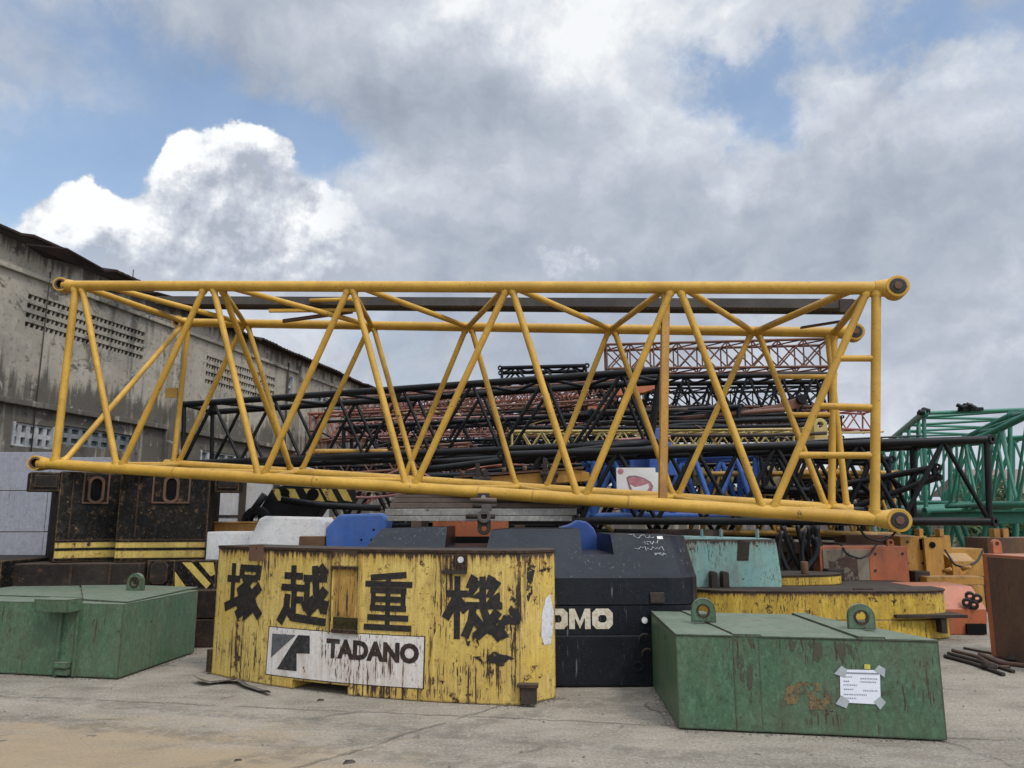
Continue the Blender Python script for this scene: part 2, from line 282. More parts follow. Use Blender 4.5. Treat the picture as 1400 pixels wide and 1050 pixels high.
# ------------------------------------------------------------------ mesh builder
def wl(o):
    p = V((0, 0, 0))
    while o is not None: p = p + o.location; o = o.parent
    return p
def tag(o, label=None, cat=None, group=None, kind=None):
    for k, v in (('label', label), ('category', cat), ('group', group), ('kind', kind)):
        if v: o[k] = v
    return o
def thing(name, label, cat, loc, group=None):
    o = bpy.data.objects.new(name, None); o.empty_display_size = .2; o.location = loc; COL.objects.link(o)
    return tag(o, label, cat, group)
class MB:
    def __init__(s, T=None): s.v = []; s.f = []; s.T = T or M4.Identity(4); s.sm = []
    def add(s, vs, fs, smooth=False):
        b = len(s.v); s.v += [s.T @ V(p) for p in vs]
        s.f += [[i + b for i in f] for f in fs]; s.sm += [smooth] * len(fs); return s
    def hexa(s, bot, top):
        return s.add(list(bot) + list(top), [(3, 2, 1, 0), (4, 5, 6, 7), (0, 1, 5, 4), (1, 2, 6, 5), (2, 3, 7, 6), (3, 0, 4, 7)])
    def box(s, x0, x1, y0, y1, z0, z1):
        return s.hexa([(x0, y0, z0), (x1, y0, z0), (x1, y1, z0), (x0, y1, z0)], [(x0, y0, z1), (x1, y0, z1), (x1, y1, z1), (x0, y1, z1)])
    def prism(s, poly, f0, f1):
        """poly: 2-D points counter-clockwise; f0/f1 map (a,b) to 3-D for the two ends"""
        n = len(poly); vs = [f0(*p) for p in poly] + [f1(*p) for p in poly]
        return s.add(vs, [list(range(n))[::-1], [n + i for i in range(n)]] + [(i, (i + 1) % n, n + (i + 1) % n, n + i) for i in range(n)])
    def plan(s, poly, z0, z1): return s.prism(poly, lambda a, b: (a, b, z0), lambda a, b: (a, b, z1))
    def elev(s, poly, y0, y1): return s.prism(poly, lambda a, b: (a, y1, b), lambda a, b: (a, y0, b))     # outline in x-z, thickness in y
    def side(s, poly, x0, x1): return s.prism(poly, lambda a, b: (x0, a, b), lambda a, b: (x1, a, b))
    def tube(s, p, q, r, n=10, r2=None, caps=True):
        p = V(p); q = V(q); d = (q - p).normalized(); a = d.orthogonal().normalized(); b = d.cross(a); r2 = r if r2 is None else r2
        vs = [p + (a * math.cos(2 * PI * i / n) + b * math.sin(2 * PI * i / n)) * r for i in range(n)] + [q + (a * math.cos(2 * PI * i / n) + b * math.sin(2 * PI * i / n)) * r2 for i in range(n)]
        s.add(vs, [(i, (i + 1) % n, n + (i + 1) % n, n + i) for i in range(n)], True)
        if caps: s.add(vs, [list(range(n))[::-1], [n + i for i in range(n)]])
        return s
    def path(s, pts, r, n=8):
        pts = [V(p) for p in pts]; rings = []
        up = None
        for i, p in enumerate(pts):
            d = (pts[min(i + 1, len(pts) - 1)] - pts[max(i - 1, 0)]).normalized()
            a = d.orthogonal().normalized() if up is None else (up - d * up.dot(d)).normalized()
            up = a; b = d.cross(a)
            rings += [p + (a * math.cos(2 * PI * k / n) + b * math.sin(2 * PI * k / n)) * r for k in range(n)]
        m = len(pts)
        s.add(rings, [(i * n + k, i * n + (k + 1) % n, (i + 1) * n + (k + 1) % n, (i + 1) * n + k) for i in range(m - 1) for k in range(n)], True)
        return s.add(rings, [list(range(n))[::-1], [(m - 1) * n + k for k in range(n)]])
    def ring(s, c, ax, r0, r1, w, n=20):
        c = V(c); ax = V(ax).normalized(); a = ax.orthogonal().normalized(); b = ax.cross(a); vs = []
        for h in (-w / 2, w / 2):
            for r in (r0, r1):
                vs += [c + ax * h + (a * math.cos(2 * PI * i / n) + b * math.sin(2 * PI * i / n)) * r for i in range(n)]
        fs = []
        for i in range(n):
            j = (i + 1) % n
            fs += [(j, i, n + i, n + j), (2 * n + i, 2 * n + j, 3 * n + j, 3 * n + i), (i, j, 2 * n + j, 2 * n + i), (n + j, n + i, 3 * n + i, 3 * n + j)]
        return s.add(vs, fs)
    def lug(s, c, ax, up, r, rh, h, w, n=14):
        """lifting eye: rounded top, straight sides, round hole; c = centre of the base, up = height direction"""
        ax = V(ax).normalized(); up = V(up).normalized(); e = up.cross(ax).normalized(); c = V(c)
        out = [(-r, 0)] + [(-r * math.cos(PI * i / n), h - r + r * math.sin(PI * i / n)) for i in range(n + 1)] + [(r, 0)]
        m = len(out); hc = h - r
        inn = []
        for (a, b) in out:
            L = math.hypot(a, b - hc); inn.append((a / L * rh, hc + (b - hc) / L * rh))
        vs = []
        for hh in (-w / 2, w / 2):
            for ring in (out, inn): vs += [c + ax * hh + e * a + up * b for a, b in ring]
        fs = []
        for i in range(m):
            j = (i + 1) % m
            fs += [(i, j, m + j, m + i), (2 * m + j, 2 * m + i, 3 * m + i, 3 * m + j), (j, i, 2 * m + i, 2 * m + j), (m + i, m + j, 3 * m + j, 3 * m + i)]
        return s.add(vs, fs)
    def build(s, name, mat, parent=None, bevel=0.0, seg=2, label=None, origin=None):
        o0 = wl(parent) if parent is not None else (V(origin) if origin is not None else V((sum(p.x for p in s.v) / len(s.v), sum(p.y for p in s.v) / len(s.v), min(p.z for p in s.v))))
        me = bpy.data.meshes.new(name); bm = bmesh.new()
        vv = [bm.verts.new(p - o0) for p in s.v]
        for f, sm in zip(s.f, s.sm):
            try: bm.faces.new([vv[i] for i in f]).smooth = sm
            except ValueError: pass
        bmesh.ops.remove_doubles(bm, verts=bm.verts, dist=1e-5)
        bmesh.ops.recalc_face_normals(bm, faces=bm.faces)
        if bevel:
            es = [e for e in bm.edges if len(e.link_faces) == 2 and e.calc_face_angle(0) > math.radians(28)]
            bmesh.ops.bevel(bm, geom=es, offset=bevel, segments=seg, affect='EDGES', clamp_overlap=True, profile=.6)
        bm.to_mesh(me); bm.free(); me.materials.append(MATS[mat])
        o = bpy.data.objects.new(name, me); COL.objects.link(o)
        if parent is not None: o.parent = parent
        else: o.location = o0
        if label: o['label'] = label
        return o
UNIT = {}
def flared_tube(mat, n):
    key = (mat, n, 'flare')
    if key not in UNIT:
        me = bpy.data.meshes.new('brace_' + mat); bm = bmesh.new(); rings = []
        for z, r in ((0, 1.32), (.030, 1.32), (.036, 1.22), (.042, 1.0), (.958, 1.0), (.964, 1.22), (.970, 1.32), (1, 1.32)):
            rings.append([bm.verts.new((r * math.cos(2 * PI * i / n), r * math.sin(2 * PI * i / n), z)) for i in range(n)])
        for a, c in zip(rings, rings[1:]):
            for i in range(n): bm.faces.new((a[i], a[(i + 1) % n], c[(i + 1) % n], c[i])).smooth = True
        bm.faces.new(rings[0][::-1]); bm.faces.new(rings[-1]); bm.to_mesh(me); bm.free(); me.materials.append(MATS[mat]); UNIT[key] = me
    return UNIT[key]
def unit_tube(mat, n):
    if (mat, n) not in UNIT:
        me = bpy.data.meshes.new('tube_' + mat); bm = bmesh.new()
        lo = [bm.verts.new((math.cos(2 * PI * i / n), math.sin(2 * PI * i / n), 0)) for i in range(n)]
        hi = [bm.verts.new((v.co.x, v.co.y, 1)) for v in lo]
        for i in range(n): bm.faces.new((lo[i], lo[(i + 1) % n], hi[(i + 1) % n], hi[i])).smooth = True
        bm.faces.new(lo[::-1]); bm.faces.new(hi); bm.to_mesh(me); bm.free(); me.materials.append(MATS[mat]); UNIT[(mat, n)] = me
    return UNIT[(mat, n)]
def rod(name, p, q, r, mat, parent, n=10):
    p = V(p); q = V(q); d = q - p
    o = bpy.data.objects.new(name, unit_tube(mat, n)); COL.objects.link(o); o.parent = parent
    o.matrix_local = M4.Translation(p - wl(parent)) @ d.to_track_quat('Z', 'Y').to_matrix().to_4x4() @ M4.Diagonal((r, r, d.length, 1))
    return o
def frame(x, y, z=0, deg=0): return M4.Translation((x, y, z)) @ M4.Rotation(math.radians(deg), 4, 'Z')

def text_outline(s, offset=.0):
    c = bpy.data.curves.new('lettering', 'FONT'); c.body = s; c.offset = offset; c.resolution_u = 3
    o = bpy.data.objects.new('lettering', c); COL.objects.link(o)
    dg = bpy.context.evaluated_depsgraph_get(); me = bpy.data.meshes.new_from_object(o.evaluated_get(dg))
    bpy.data.objects.remove(o); bpy.data.curves.remove(c)
    return me
def place_text(s, box, mapf, name, mat, parent, offset=.0, step=.04, skew=0.0):
    """box = (a0,a1,b0,b1) in the surface's own metres; mapf(a,b) -> 3-D"""
    me = text_outline(s, offset); bm = bmesh.new(); bm.from_mesh(me); bpy.data.meshes.remove(me)
    xs = [v.co.x for v in bm.verts]; ys = [v.co.y for v in bm.verts]; x0, x1, y0, y1 = min(xs), max(xs), min(ys), max(ys)
    for v in bm.verts:
        a = (v.co.x - x0) / (x1 - x0); b = (v.co.y - y0) / (y1 - y0)
        v.co = V((box[0] + (box[1] - box[0]) * a, box[2] + (box[3] - box[2]) * b + skew * a, 0))
    cut_map(bm, mapf, step); me = bpy.data.meshes.new(name); o0 = wl(parent)
    for v in bm.verts: v.co = v.co - o0
    bm.to_mesh(me); bm.free(); me.materials.append(MATS[mat])
    o = bpy.data.objects.new(name, me); COL.objects.link(o); o.parent = parent; return o
def cut_map(bm, mapf, step):
    x = min(v.co.x for v in bm.verts) + step; mx = max(v.co.x for v in bm.verts)
    while x < mx:
        bmesh.ops.bisect_plane(bm, geom=list(bm.verts) + list(bm.edges) + list(bm.faces), plane_co=(x, 0, 0), plane_no=(1, 0, 0)); x += step
    for v in bm.verts: v.co = mapf(v.co.x, v.co.y)
def decal(polys, mapf, name, mat, parent, step=.04):
    bm = bmesh.new()
    for poly in polys: bm.faces.new([bm.verts.new((a, b, 0)) for a, b in poly])
    cut_map(bm, mapf, step); bmesh.ops.recalc_face_normals(bm, faces=bm.faces)
    o0 = wl(parent); me = bpy.data.meshes.new(name)
    for v in bm.verts: v.co = v.co - o0
    bm.to_mesh(me); bm.free(); me.materials.append(MATS[mat])
    o = bpy.data.objects.new(name, me); COL.objects.link(o); o.parent = parent; return o
def inv(mapf, px, py, a, b):
    for _ in range(30):                                    # where on the surface a measured point lies
        u = proj(mapf(a, b)); e = (px - u[0], py - u[1]); h = 1e-3
        ua = proj(mapf(a + h, b)); ub = proj(mapf(a, b + h))
        j = [[(ua[0] - u[0]) / h, (ub[0] - u[0]) / h], [(ua[1] - u[1]) / h, (ub[1] - u[1]) / h]]
        D = j[0][0] * j[1][1] - j[0][1] * j[1][0]
        a += (e[0] * j[1][1] - e[1] * j[0][1]) / D; b += (-e[0] * j[1][0] + e[1] * j[0][0]) / D
    return a, b

# ================================================================== SETTING
g = MB().add([(-400, -60, 0), (400, -60, 0), (400, 700, 0), (-400, 700, 0)], [(0, 1, 2, 3)]).build('ground', 'yard_concrete', origin=(0, 0, 0)); tag(g, kind='structure')
pb = MB()
for i in range(420):
    x = random.uniform(-4.5, 6.5); y = random.uniform(3.6, 9.5); r = random.choice((.004, .006, .008, .012)) * random.uniform(.7, 1.3)
    pb.T = frame(x, y, 0, random.uniform(0, 360)); pb.add([(-r, 0, 0), (0, -r * .8, 0), (r, 0, 0), (0, r * .9, 0), (.2 * r, 0, r * .9), (-.3 * r, .1 * r, r * .8)], [(0, 1, 4, 5), (1, 2, 4), (2, 3, 4), (3, 0, 5), (3, 5, 4)])
edges = [(G(928, 998), G(1296, 1015)), (G(893, 940), G(928, 998)), (V((-5.3, 8.47, 0)), V((-3.99, 8.17, 0))), (V((-3.99, 8.17, 0)), V((-3.86, 9.75, 0))), (V((-3.16, 8.47, 0)), V((-1.48, 7.46, 0))), (V((-1.48, 7.46, 0)), V((.07, 7.07, 0))), (V((.07, 7.07, 0)), V((.45, 7.4, 0)))]
for i in range(620):
    a, c = edges[i % len(edges)]; d = (c - a).normalized(); p = a.lerp(c, random.random()) + V((d.y, -d.x, 0)) * (abs(random.gauss(0, .035)) + .004); r = random.uniform(.004, .013)
    pb.T = frame(p.x, p.y, 0, random.uniform(0, 360)); pb.add([(-r, 0, 0), (0, -r * .8, 0), (r, 0, 0), (0, r * .9, 0), (.2 * r, 0, r * .9), (-.3 * r, .1 * r, r * .8)], [(0, 1, 4, 5), (1, 2, 4), (2, 3, 4), (3, 0, 5), (3, 5, 4)])
tag(pb.build('gravel', 'pebble', origin=(0, 6, 0)), kind='stuff')

# ---- old concrete warehouse on the left
WP0 = V((-10.25, 15, 0)); WT = V((.2319, .9727, 0)); WN = V((.9727, -.2319, 0))
def wall_uv(px, py):
    p = plane(px, py, WP0, WN); return (p - WP0).dot(WT), p.z
def wp(u, z, out=0.0): return WP0 + WT * u + WN * out + V((0, 0, z))
WH = thing('warehouse', 'long old grey concrete warehouse with stained wall and rusty sheet roof', 'warehouse', wp(4, 0))
wall_end = 26.0; wall_start = -14.0
u0, zt0 = wall_uv(0, 322); zc = wall_uv(0, 361)[1]; zl = wall_uv(0, 546)[1]
def zeave(u): return 7.27 - .012 * u
holes = []
def rect(pxl, pyt, pxr, pyb):
    a, zt = wall_uv(pxl, pyt); b, _ = wall_uv(pxr, pyt); _, zb = wall_uv(pxl, pyb); return a, b, zb, zt
v1 = rect(39, 401, 203, 447); v2 = rect(283, 486, 378, 524)
for (a, b, zb, zt) in (v1, v2):
    hgt = (zt - zb); rh = hgt * .15; gap = (hgt - 4 * rh) / 3
    for k in range(4): holes.append((a, b, zt - k * (rh + gap) - rh, zt - k * (rh + gap)))
w1 = rect(18, 576, 76, 609); w5 = rect(84, 581, 190, 607); w2 = rect(274, 615, 335, 633); w3 = rect(392, 513, 401, 541); w4 = rect(427, 538, 470, 552)
holes += [w1, w2, w3, w4, w5]
def wall_panel(u0, u1, ztop, hs, thick=.3):
    us = sorted({u0, u1, *[h[0] for h in hs], *[h[1] for h in hs]}); zs = sorted({0.0, ztop, *[h[2] for h in hs], *[h[3] for h in hs]})
    b = MB()
    inside = lambda a, z: any(h[0] < a < h[1] and h[2] < z < h[3] for h in hs)
    for i in range(len(us) - 1):
        for j in range(len(zs) - 1):
            if not inside((us[i] + us[i + 1]) / 2, (zs[j] + zs[j + 1]) / 2):
                b.add([wp(us[i], zs[j]), wp(us[i + 1], zs[j]), wp(us[i + 1], zs[j + 1]), wp(us[i], zs[j + 1])], [(0, 1, 2, 3)])
    for (a, c, z0, z1) in hs:
        q = [(a, z0), (c, z0), (c, z1), (a, z1)]
        for k in range(4):
            p, r = q[k], q[(k + 1) % 4]
            b.add([wp(*p), wp(*r), wp(*r, -thick), wp(*p, -thick)], [(0, 1, 2, 3)])
    b.add([wp(u1, 0), wp(u1, 0, -6), wp(u1, ztop, -6), wp(u1, ztop)], [(0, 1, 2, 3)])
    return b
wall_panel(wall_start, wall_end, 6.95, holes).build('wall', 'concrete_wall', WH)
b = MB()
for k in range(40):
    u = wall_start + k; b.add([wp(u, 6.95), wp(u + 1, 6.95), wp(u + 1, zeave(u + 1)), wp(u, zeave(u))], [(0, 1, 2, 3)])
b.build('wall_top', 'concrete_wall', WH)
for (a, c, z0, z1) in holes[:8]:
    MB().add([wp(a, z0, -.29), wp(c, z0, -.29), wp(c, z1, -.29), wp(a, z1, -.29)], [(0, 1, 2, 3)]).build('vent_back', 'dark_hole', WH)
def wbox(b, u0, u1, o0, o1, z0, z1): return b.hexa([wp(u0, z0, o1), wp(u1, z0, o1), wp(u1, z0, o0), wp(u0, z0, o0)], [wp(u0, z1, o1), wp(u1, z1, o1), wp(u1, z1, o0), wp(u0, z1, o0)])
for (a, c, z0, z1) in holes[:8]:
    b = MB(); n = int((c - a) / .125)
    for k in range(1, n):
        u = a + (c - a) * k / n + random.uniform(-.012, .012)
        b.hexa([wp(u - .028, z0, -.03), wp(u + .028, z0, -.03), wp(u + .06, z0, -.2), wp(u + .01, z0, -.2)], [wp(u - .028 + .03, z1, -.03), wp(u + .028 + .03, z1, -.03), wp(u + .09, z1, -.2), wp(u + .04, z1, -.2)])
    b.build('vent', 'concrete_wall', WH)
for z, hh, o in ((zc, .10, .10), (zl, .12, .14)):
    b = MB(); wbox(b, wall_start, wall_end - .1, -.02, o, z - hh / 2, z + hh / 2); b.build('string_course', 'concrete_wall', WH, .015)
for px in (240, 412):
    u = wall_uv(px, 470)[0]; b = MB(); wbox(b, u - .22, u + .22, -.02, .2, 0, 6.9); b.build('pilaster', 'concrete_wall', WH, .02)
for (a, c, z0, z1), nx, nz in ((w1, 5, 2), (w2, 5, 1), (w3, 1, 2), (w4, 3, 1), (w5, 8, 2)):
    fr = MB(); gl = MB(); t_ = .05
    for i in range(nx + 1):
        u = a + (c - a) * i / nx; wbox(fr, max(a, u - t_), min(c, u + t_), -.16, -.04 if i not in (0, nx) else .03, z0, z1)
    for j in range(nz + 1):
        z = z0 + (z1 - z0) * j / nz; wbox(fr, a, c, -.155, -.045, max(z0, z - t_), min(z1, z + t_))
    wo = fr.build('window', 'frame_dull' if nx == 8 else 'frame_white', WH)
    gl.add([wp(a, z0, -.12), wp(c, z0, -.12), wp(c, z1, -.12), wp(a, z1, -.12)], [(0, 1, 2, 3)]).build('pane', 'glass_block', wo)
for px in (58, 395):
    u = wall_uv(px, 430)[0]; MB().tube(wp(u, 2.2, .09), wp(u, 6.85, .09), .035 if px == 395 else .014, 8).build('conduit', 'old_steel', WH)
# corrugated roof with a ragged overhanging edge, rising away from the yard
b = MB(); N = 420; U0, U1 = wall_start, wall_end
rows = []
for k in range(N + 1):
    u = U0 + (U1 - U0) * k / N; cor = .022 * math.sin(u * 2 * PI / .19)
    blk = int(u // 1.1); rr = random.Random(blk); ov = .42 + rr.uniform(-.12, .16); dz = rr.uniform(-.05, .05)
    rows.append([wp(u, zeave(u) + .02 + cor + dz, ov), wp(u, zeave(u) + 1.25 + cor + dz * .4, -5.5), wp(u, zeave(u) - .03 + cor + dz, ov), wp(u, zeave(u) + 1.2 + cor + dz * .4, -5.5)])
b.v = [p for r in rows for p in r]; n4 = lambda k, i: k * 4 + i
for k in range(N):
    b.f += [[n4(k, 0), n4(k + 1, 0), n4(k + 1, 1), n4(k, 1)], [n4(k, 2), n4(k, 3), n4(k + 1, 3), n4(k + 1, 2)], [n4(k, 2), n4(k + 1, 2), n4(k + 1, 0), n4(k, 0)]]; b.sm += [False] * 3
b.build('roof', 'roof_sheet', WH)
def loose_sheet(pts, th=.03):
    b = MB(); P = [plane(x, y, WP0 + WN * o, WN) for x, y, o in pts]
    n = len(P); b.add([p for p in P] + [p + V((0, 0, -th)) for p in P], [list(range(n)), [2 * n - 1 - i for i in range(n)]] + [(i, n + i, n + (i + 1) % n, (i + 1) % n) for i in range(n)])
    return b
loose_sheet([(36, 333, .7), (92, 339, .9), (142, 367, 1.0), (110, 362, .8), (60, 350, .55)]).build('roof_flap', 'roof_sheet', WH)
loose_sheet([(140, 396, .8), (215, 399, 1.0), (237, 405, 1.0), (190, 404, .8)]).build('roof_flap', 'roof_sheet', WH)
b = MB(); b.tube(wp(wall_uv(172, 380)[0], zeave(3.5) + .05, .2), wp(wall_uv(172, 380)[0], zeave(3.5) + .42, .2), .012); b.build('roof_rod', 'old_steel', WH)

# ---- lilac panel fence in front of the warehouse
F = thing('panel_fence', 'pale lilac sheet metal fence of wide flat panels below the warehouse windows', 'fence', (-8, 13.2, 0))
xs = [-10.05, -8.9, -7.9, -6.85, -5.75]
for i in range(4):
    for j in range(4):
        z0 = .02 + j * .69; ztop = z0 + .675
        if j == 3: ztop = 2.83 - (.09 * i)
        b = MB(); b.box(xs[i] + .006, xs[i + 1] - .006, 13.2 + random.uniform(-.008, .008), 13.25, z0, ztop); b.build('panel', 'fence_lilac', F, .006)
b = MB(); [b.box(x - .04, x + .04, 13.26, 13.34, 0, 2.7) for x in xs]; b.build('frame', 'old_steel', F)

# ---- white site cabin with rust runs
CA = thing('site_cabin', 'rusty white site cabin wall standing behind the black box counterweights', 'cabin', (-4.9, 14.4, 0))
b = MB(); b.box(-5.75, -3.75, 14.3, 16.0, 0, 2.55); b.build('body', 'cabin_white', CA, .02)
for z in (1.66,): MB().box(-5.74, -3.76, 14.285, 14.302, z - .02, z + .02).build('seam', 'old_steel', CA)
for x in (-4.92, -4.3): MB().box(x - .10, x + .02, 14.275, 14.302, 0, 2.5).build('post', 'old_steel', CA)

# ---- far wall, hut and shrubs seen through the stacks
fw = thing('boundary_wall', 'low concrete boundary wall far behind the boom stacks', 'wall', (5, 34, 0))
MB().box(-14, 40, 34, 34.3, 0, 2.3).build('wall', 'concrete_wall', fw); MB().box(-14, 40, 33.96, 34.34, 2.3, 2.42).build('coping', 'concrete_wall', fw)
hu = thing('hut', 'small pale hut with reddish pitched roof far behind the green boom', 'hut', (25.5, 35.5, 0))
hb = MB(); hb.box(22.1, 29, 35, 40, 0, 2.8); hb.build('wall', 'hut_wall', hu)
MB().side([(34.6, 2.75), (40.4, 2.75), (37.5, 4.0)], 21.7, 29.4).build('roof', 'hut_roof', hu)
def shrub(label, x, y, h, w, n):
    r = thing('shrub', label, 'shrub', (x, y, 0), 'shrubs behind the green booms'); b = MB(); rnd = random.Random(int(x * 100))
    for k in range(n):
        a = rnd.uniform(0, 2 * PI); e = rnd.random() ** .5; z = rnd.uniform(.15, 1) * h; rad = w * e * (1 - .55 * (z / h) ** 2) * (1 + .25 * math.sin(3 * a + z * 4))
        c = V((x + math.cos(a) * rad, y + math.sin(a) * rad, z)); d = V((rnd.uniform(-1, 1), rnd.uniform(-1, 1), rnd.uniform(-.6, .8))).normalized(); s_ = d.orthogonal().normalized(); L = rnd.uniform(.09, .2)
        b.add([c - d * L, c + s_ * L * .4, c + d * L, c - s_ * L * .4], [(0, 1, 2, 3)])
    b.build('foliage', 'shrub_leaf', r); s2 = MB()
    for k in range(7):
        a = k * .9; s2.tube((x, y, 0), (x + math.cos(a) * w * .6, y + math.sin(a) * w * .6, h * .7), .03, 6, .01)
    s2.build('stem', 'shrub_stem', r)
shrub('broad dark green shrub below the green boom near the right edge', 14.2, 22.5, 1.75, 1.3, 1900)
shrub('smaller dark green shrub behind the mustard machine base', 11.6, 23.0, 1.5, 1.1, 1400)
shrub('taller green shrub beyond the end of the black lattice boom', 19.0, 31.0, 3.3, 1.6, 1500)

# ================================================================== MAIN YELLOW BOOM
NU0, NU1 = W(88, 390.5, 10.5), W(1222, 394, 8.0); NL0, NL1 = W(54, 633.5, 10.5), W(1224, 711, 8.0)
FU0, FU1 = W(247, 441, 12.6), W(1166, 455, 10.2); FL0, FL1 = W(226, 634, 12.6), W(1166, 697, 10.2)
YB = thing('lattice_boom', 'big clean yellow lattice boom section lying across all the counterweights', 'crane boom', (NL0 + NL1 + FL0 + FL1) / 4, None)
RC = .071
for a, c in ((NU0, NU1), (NL0, NL1), (FU0, FU1), (FL0, FL1)): rod('chord', a, c, RC, 'boom_yellow', YB, 20)
tn = lambda px: on_line(NU0, NU1, px); bn = lambda px: on_line(NL0, NL1, px); tf = lambda px: on_line(FU0, FU1, px); bf = lambda px: on_line(FL0, FL1, px)
RB = .041
for a, c, r in [(tn(104), bn(75), .05), (tn(112), bn(160), RB), (tn(281), bn(165), RB), (tn(291), bn(354), RB), (tn(478), bn(357 + 2), RB), (tn(482), bn(556), RB), (tn(694), bn(566), RB), (tn(699), bn(791), RB),
                (tn(919), bn(799), RB), (tn(929), bn(1044), RB), (tn(1187), bn(1055), RB), (tn(1198), bn(1196), .05),
                (tf(258), bf(237), RB), (tf(333), bf(243), RB), (tf(338), bf(398), RB), (tf(506), bf(411), RB), (tf(510), bf(570), RB), (tf(638), bf(552), RB), (tf(644), bf(706), RB), (tf(833), bf(746), RB), (tf(839), bf(921), RB),
                (tf(1028), bf(926), RB), (tf(1036), bf(1130), RB), (tf(1131), bf(1158), RB), (tf(1140), bf(1137), .048),
                (tf(252), bn(84), .04), (tn(302), bf(399), .04),
                (tn(108), tf(256), .045), (tn(142), tf(335), .04), (tn(300), tf(335), .04), (tn(308), tf(507), .04), (tn(478), tf(508), .04), (tn(490), tf(640), .04), (tn(692), tf(640), .04), (tn(702), tf(835), .04),
                (tn(912), tf(836), .04), (tn(934), tf(1029), .04), (tn(1170), tf(1034), .045), (tn(1190), tf(1141), .045),
                (bn(82), bf(240), .04), (bn(165), bf(245), .035), (bn(165), bf(405), .035), (bn(357), bf(405), .035), (bn(357), bf(560), .035), (bn(562), bf(560), .035), (bn(562), bf(710), .035), (bn(795), bf(712), .035), (bn(795), bf(920), .035), (bn(1050), bf(922), .035), (bn(1050), bf(1135), .035), (bn(1190), bf(1140), .045)]:
    rod('brace', a, c, r, 'boom_yellow', YB, 14).data = flared_tube('boom_yellow', 14)
# dark square post half way
a, c = tn(911), bn(907); b = MB(); b.hexa([c + V((-.045, -.0, 0)), c + V((.045, 0, 0)), c + V((.045, .09, 0)), c + V((-.045, .09, 0))], [a + V((-.045, -.0, 0)), a + V((.045, 0, 0)), a + V((.045, .09, 0)), a + V((-.045, .09, 0))]); b.build('post', 'mustard_paint', YB, .006, label='browner square post')
# ladder rungs between the last diagonal and the end post
diag = (tn(1187), bn(1055)); post = (tn(1198), bn(1196))
def at_y(seg, py):
    lo, hi = 0., 1.
    for _ in range(40):
        m = (lo + hi) / 2
        if proj(seg[0].lerp(seg[1], m))[1] < py: lo = m
        else: hi = m
    return seg[0].lerp(seg[1], lo)
for y0, y1 in ((490, 490), (555, 557), (622, 623)): rod('rung', at_y(diag, y0), at_y(post, y1), .036, 'boom_yellow', YB, 12)
fd = (tf(1036), bf(1130)); fp = (tf(1140), bf(1137))
for y in (515, 567): rod('rung', at_y(fd, y), at_y(fp, y), .034, 'boom_yellow', YB, 12)
# end eyes
lat = (FU0 - NU0).normalized(); latr = (FU1 - NU1).normalized()
for p, q in ((NU1, NU0), (NL1, NL0), (FU1, FU0)):
    d = (p - q).normalized(); c = p + d * .02
    b = MB(); b.ring(c, latr, .07, .118, .20, 28); b.tube(c - d * .22, c - d * .07, RC + .004, 20, .105); ey = b.build('end_eye', 'boom_yellow', YB, .008)
    MB().tube(c - latr * .112, c + latr * .09, .086, 24).build('pin', 'pin_dark', ey, .012)
    MB().tube(c - latr * .125, c - latr * .105, .045, 6).build('pin_nut', 'rust_plate', ey, .004)
for p, q in ((NU0, NU1), (NL0, NL1), (FU0, FU1)):
    d = (p - q).normalized(); ex = (lat - V((.45, 0, .0))).normalized(); c = p + d * .03
    b = MB(); b.tube(p - d * .16, p - d * .06, RC + .003, 20, .09); b.ring(c, ex, .078, .100, .17, 28); ey = b.build('end_eye', 'boom_yellow', YB, .006)
    MB().ring(c, ex, .058, .0775, .176, 24).build('bushing', 'rust_plate', ey)
    MB().tube(c - ex * .05, c + ex * .08, .057, 18).build('bore', 'dark_hole', ey)
# little tag plate on the far post
p = at_y((tf(258), bf(237)), 537); b = MB(); b.box(p.x - .25, p.x - .06, p.y - .02, p.y + .02, p.z - .08, p.z + .08); b.build('bracket', 'boom_mustard', YB)
# weld collars on the lower chord
for px in (240, 430, 655, 730, 860):
    c = bn(px); d = (NL1 - NL0).normalized(); b = MB(); b.tube(c - d * .008, c + d * .008, RC + .0035, 20); b.build('weld', 'boom_mustard', YB)

# walkway lying in the boom and a few loose bars on it
wa, wb = W(222, 414, 12.0), W(1164, 420, 9.7); up = V((0, 0, 1))
WK = thing('walkway', 'long grey steel walkway lying inside the top of the yellow boom', 'walkway', (wa + wb) / 2)
d = (wb - wa).normalized(); e = V((-d.y, d.x, 0)).normalized()
def rail(a, c, w, h0, h1):
    b = MB(); b.hexa([a - e * w + up * h0, c - e * w + up * h0, c + e * w + up * h0, a + e * w + up * h0], [a - e * w + up * h1, c - e * w + up * h1, c + e * w + up * h1, a + e * w + up * h1]); return b
for s_ in (-1, 1): rail(wa + e * .15 * s_, wb + e * .15 * s_, .015, -.06, .055).build('side_rail', 'walkway_grey', WK, .004)
for s_ in (-1, 1): rail(wa + e * .13 * s_, wb + e * .13 * s_, .03, .057, .068).build('lip', 'walkway_grey', WK)
b = MB(); L = (wb - wa).length; n = int(L / .06)
for k in range(n): p = wa + d * (k * .06 + .01); b.hexa([p - e * .134 - up * .03, p + d * .05 - e * .134 - up * .03, p + d * .05 + e * .134 - up * .03, p + e * .134 - up * .03], [p - e * .134, p + d * .05 - e * .134, p + d * .05 + e * .134, p + e * .134])
b.build('tread', 'walkway_grey', WK)
b = MB(); p = wb - d * .16; b.box(p.x - .1, p.x + .14, p.y - .28, p.y - .24, p.z - .14, p.z + .02); b.build('end_bracket', 'old_steel', WK)
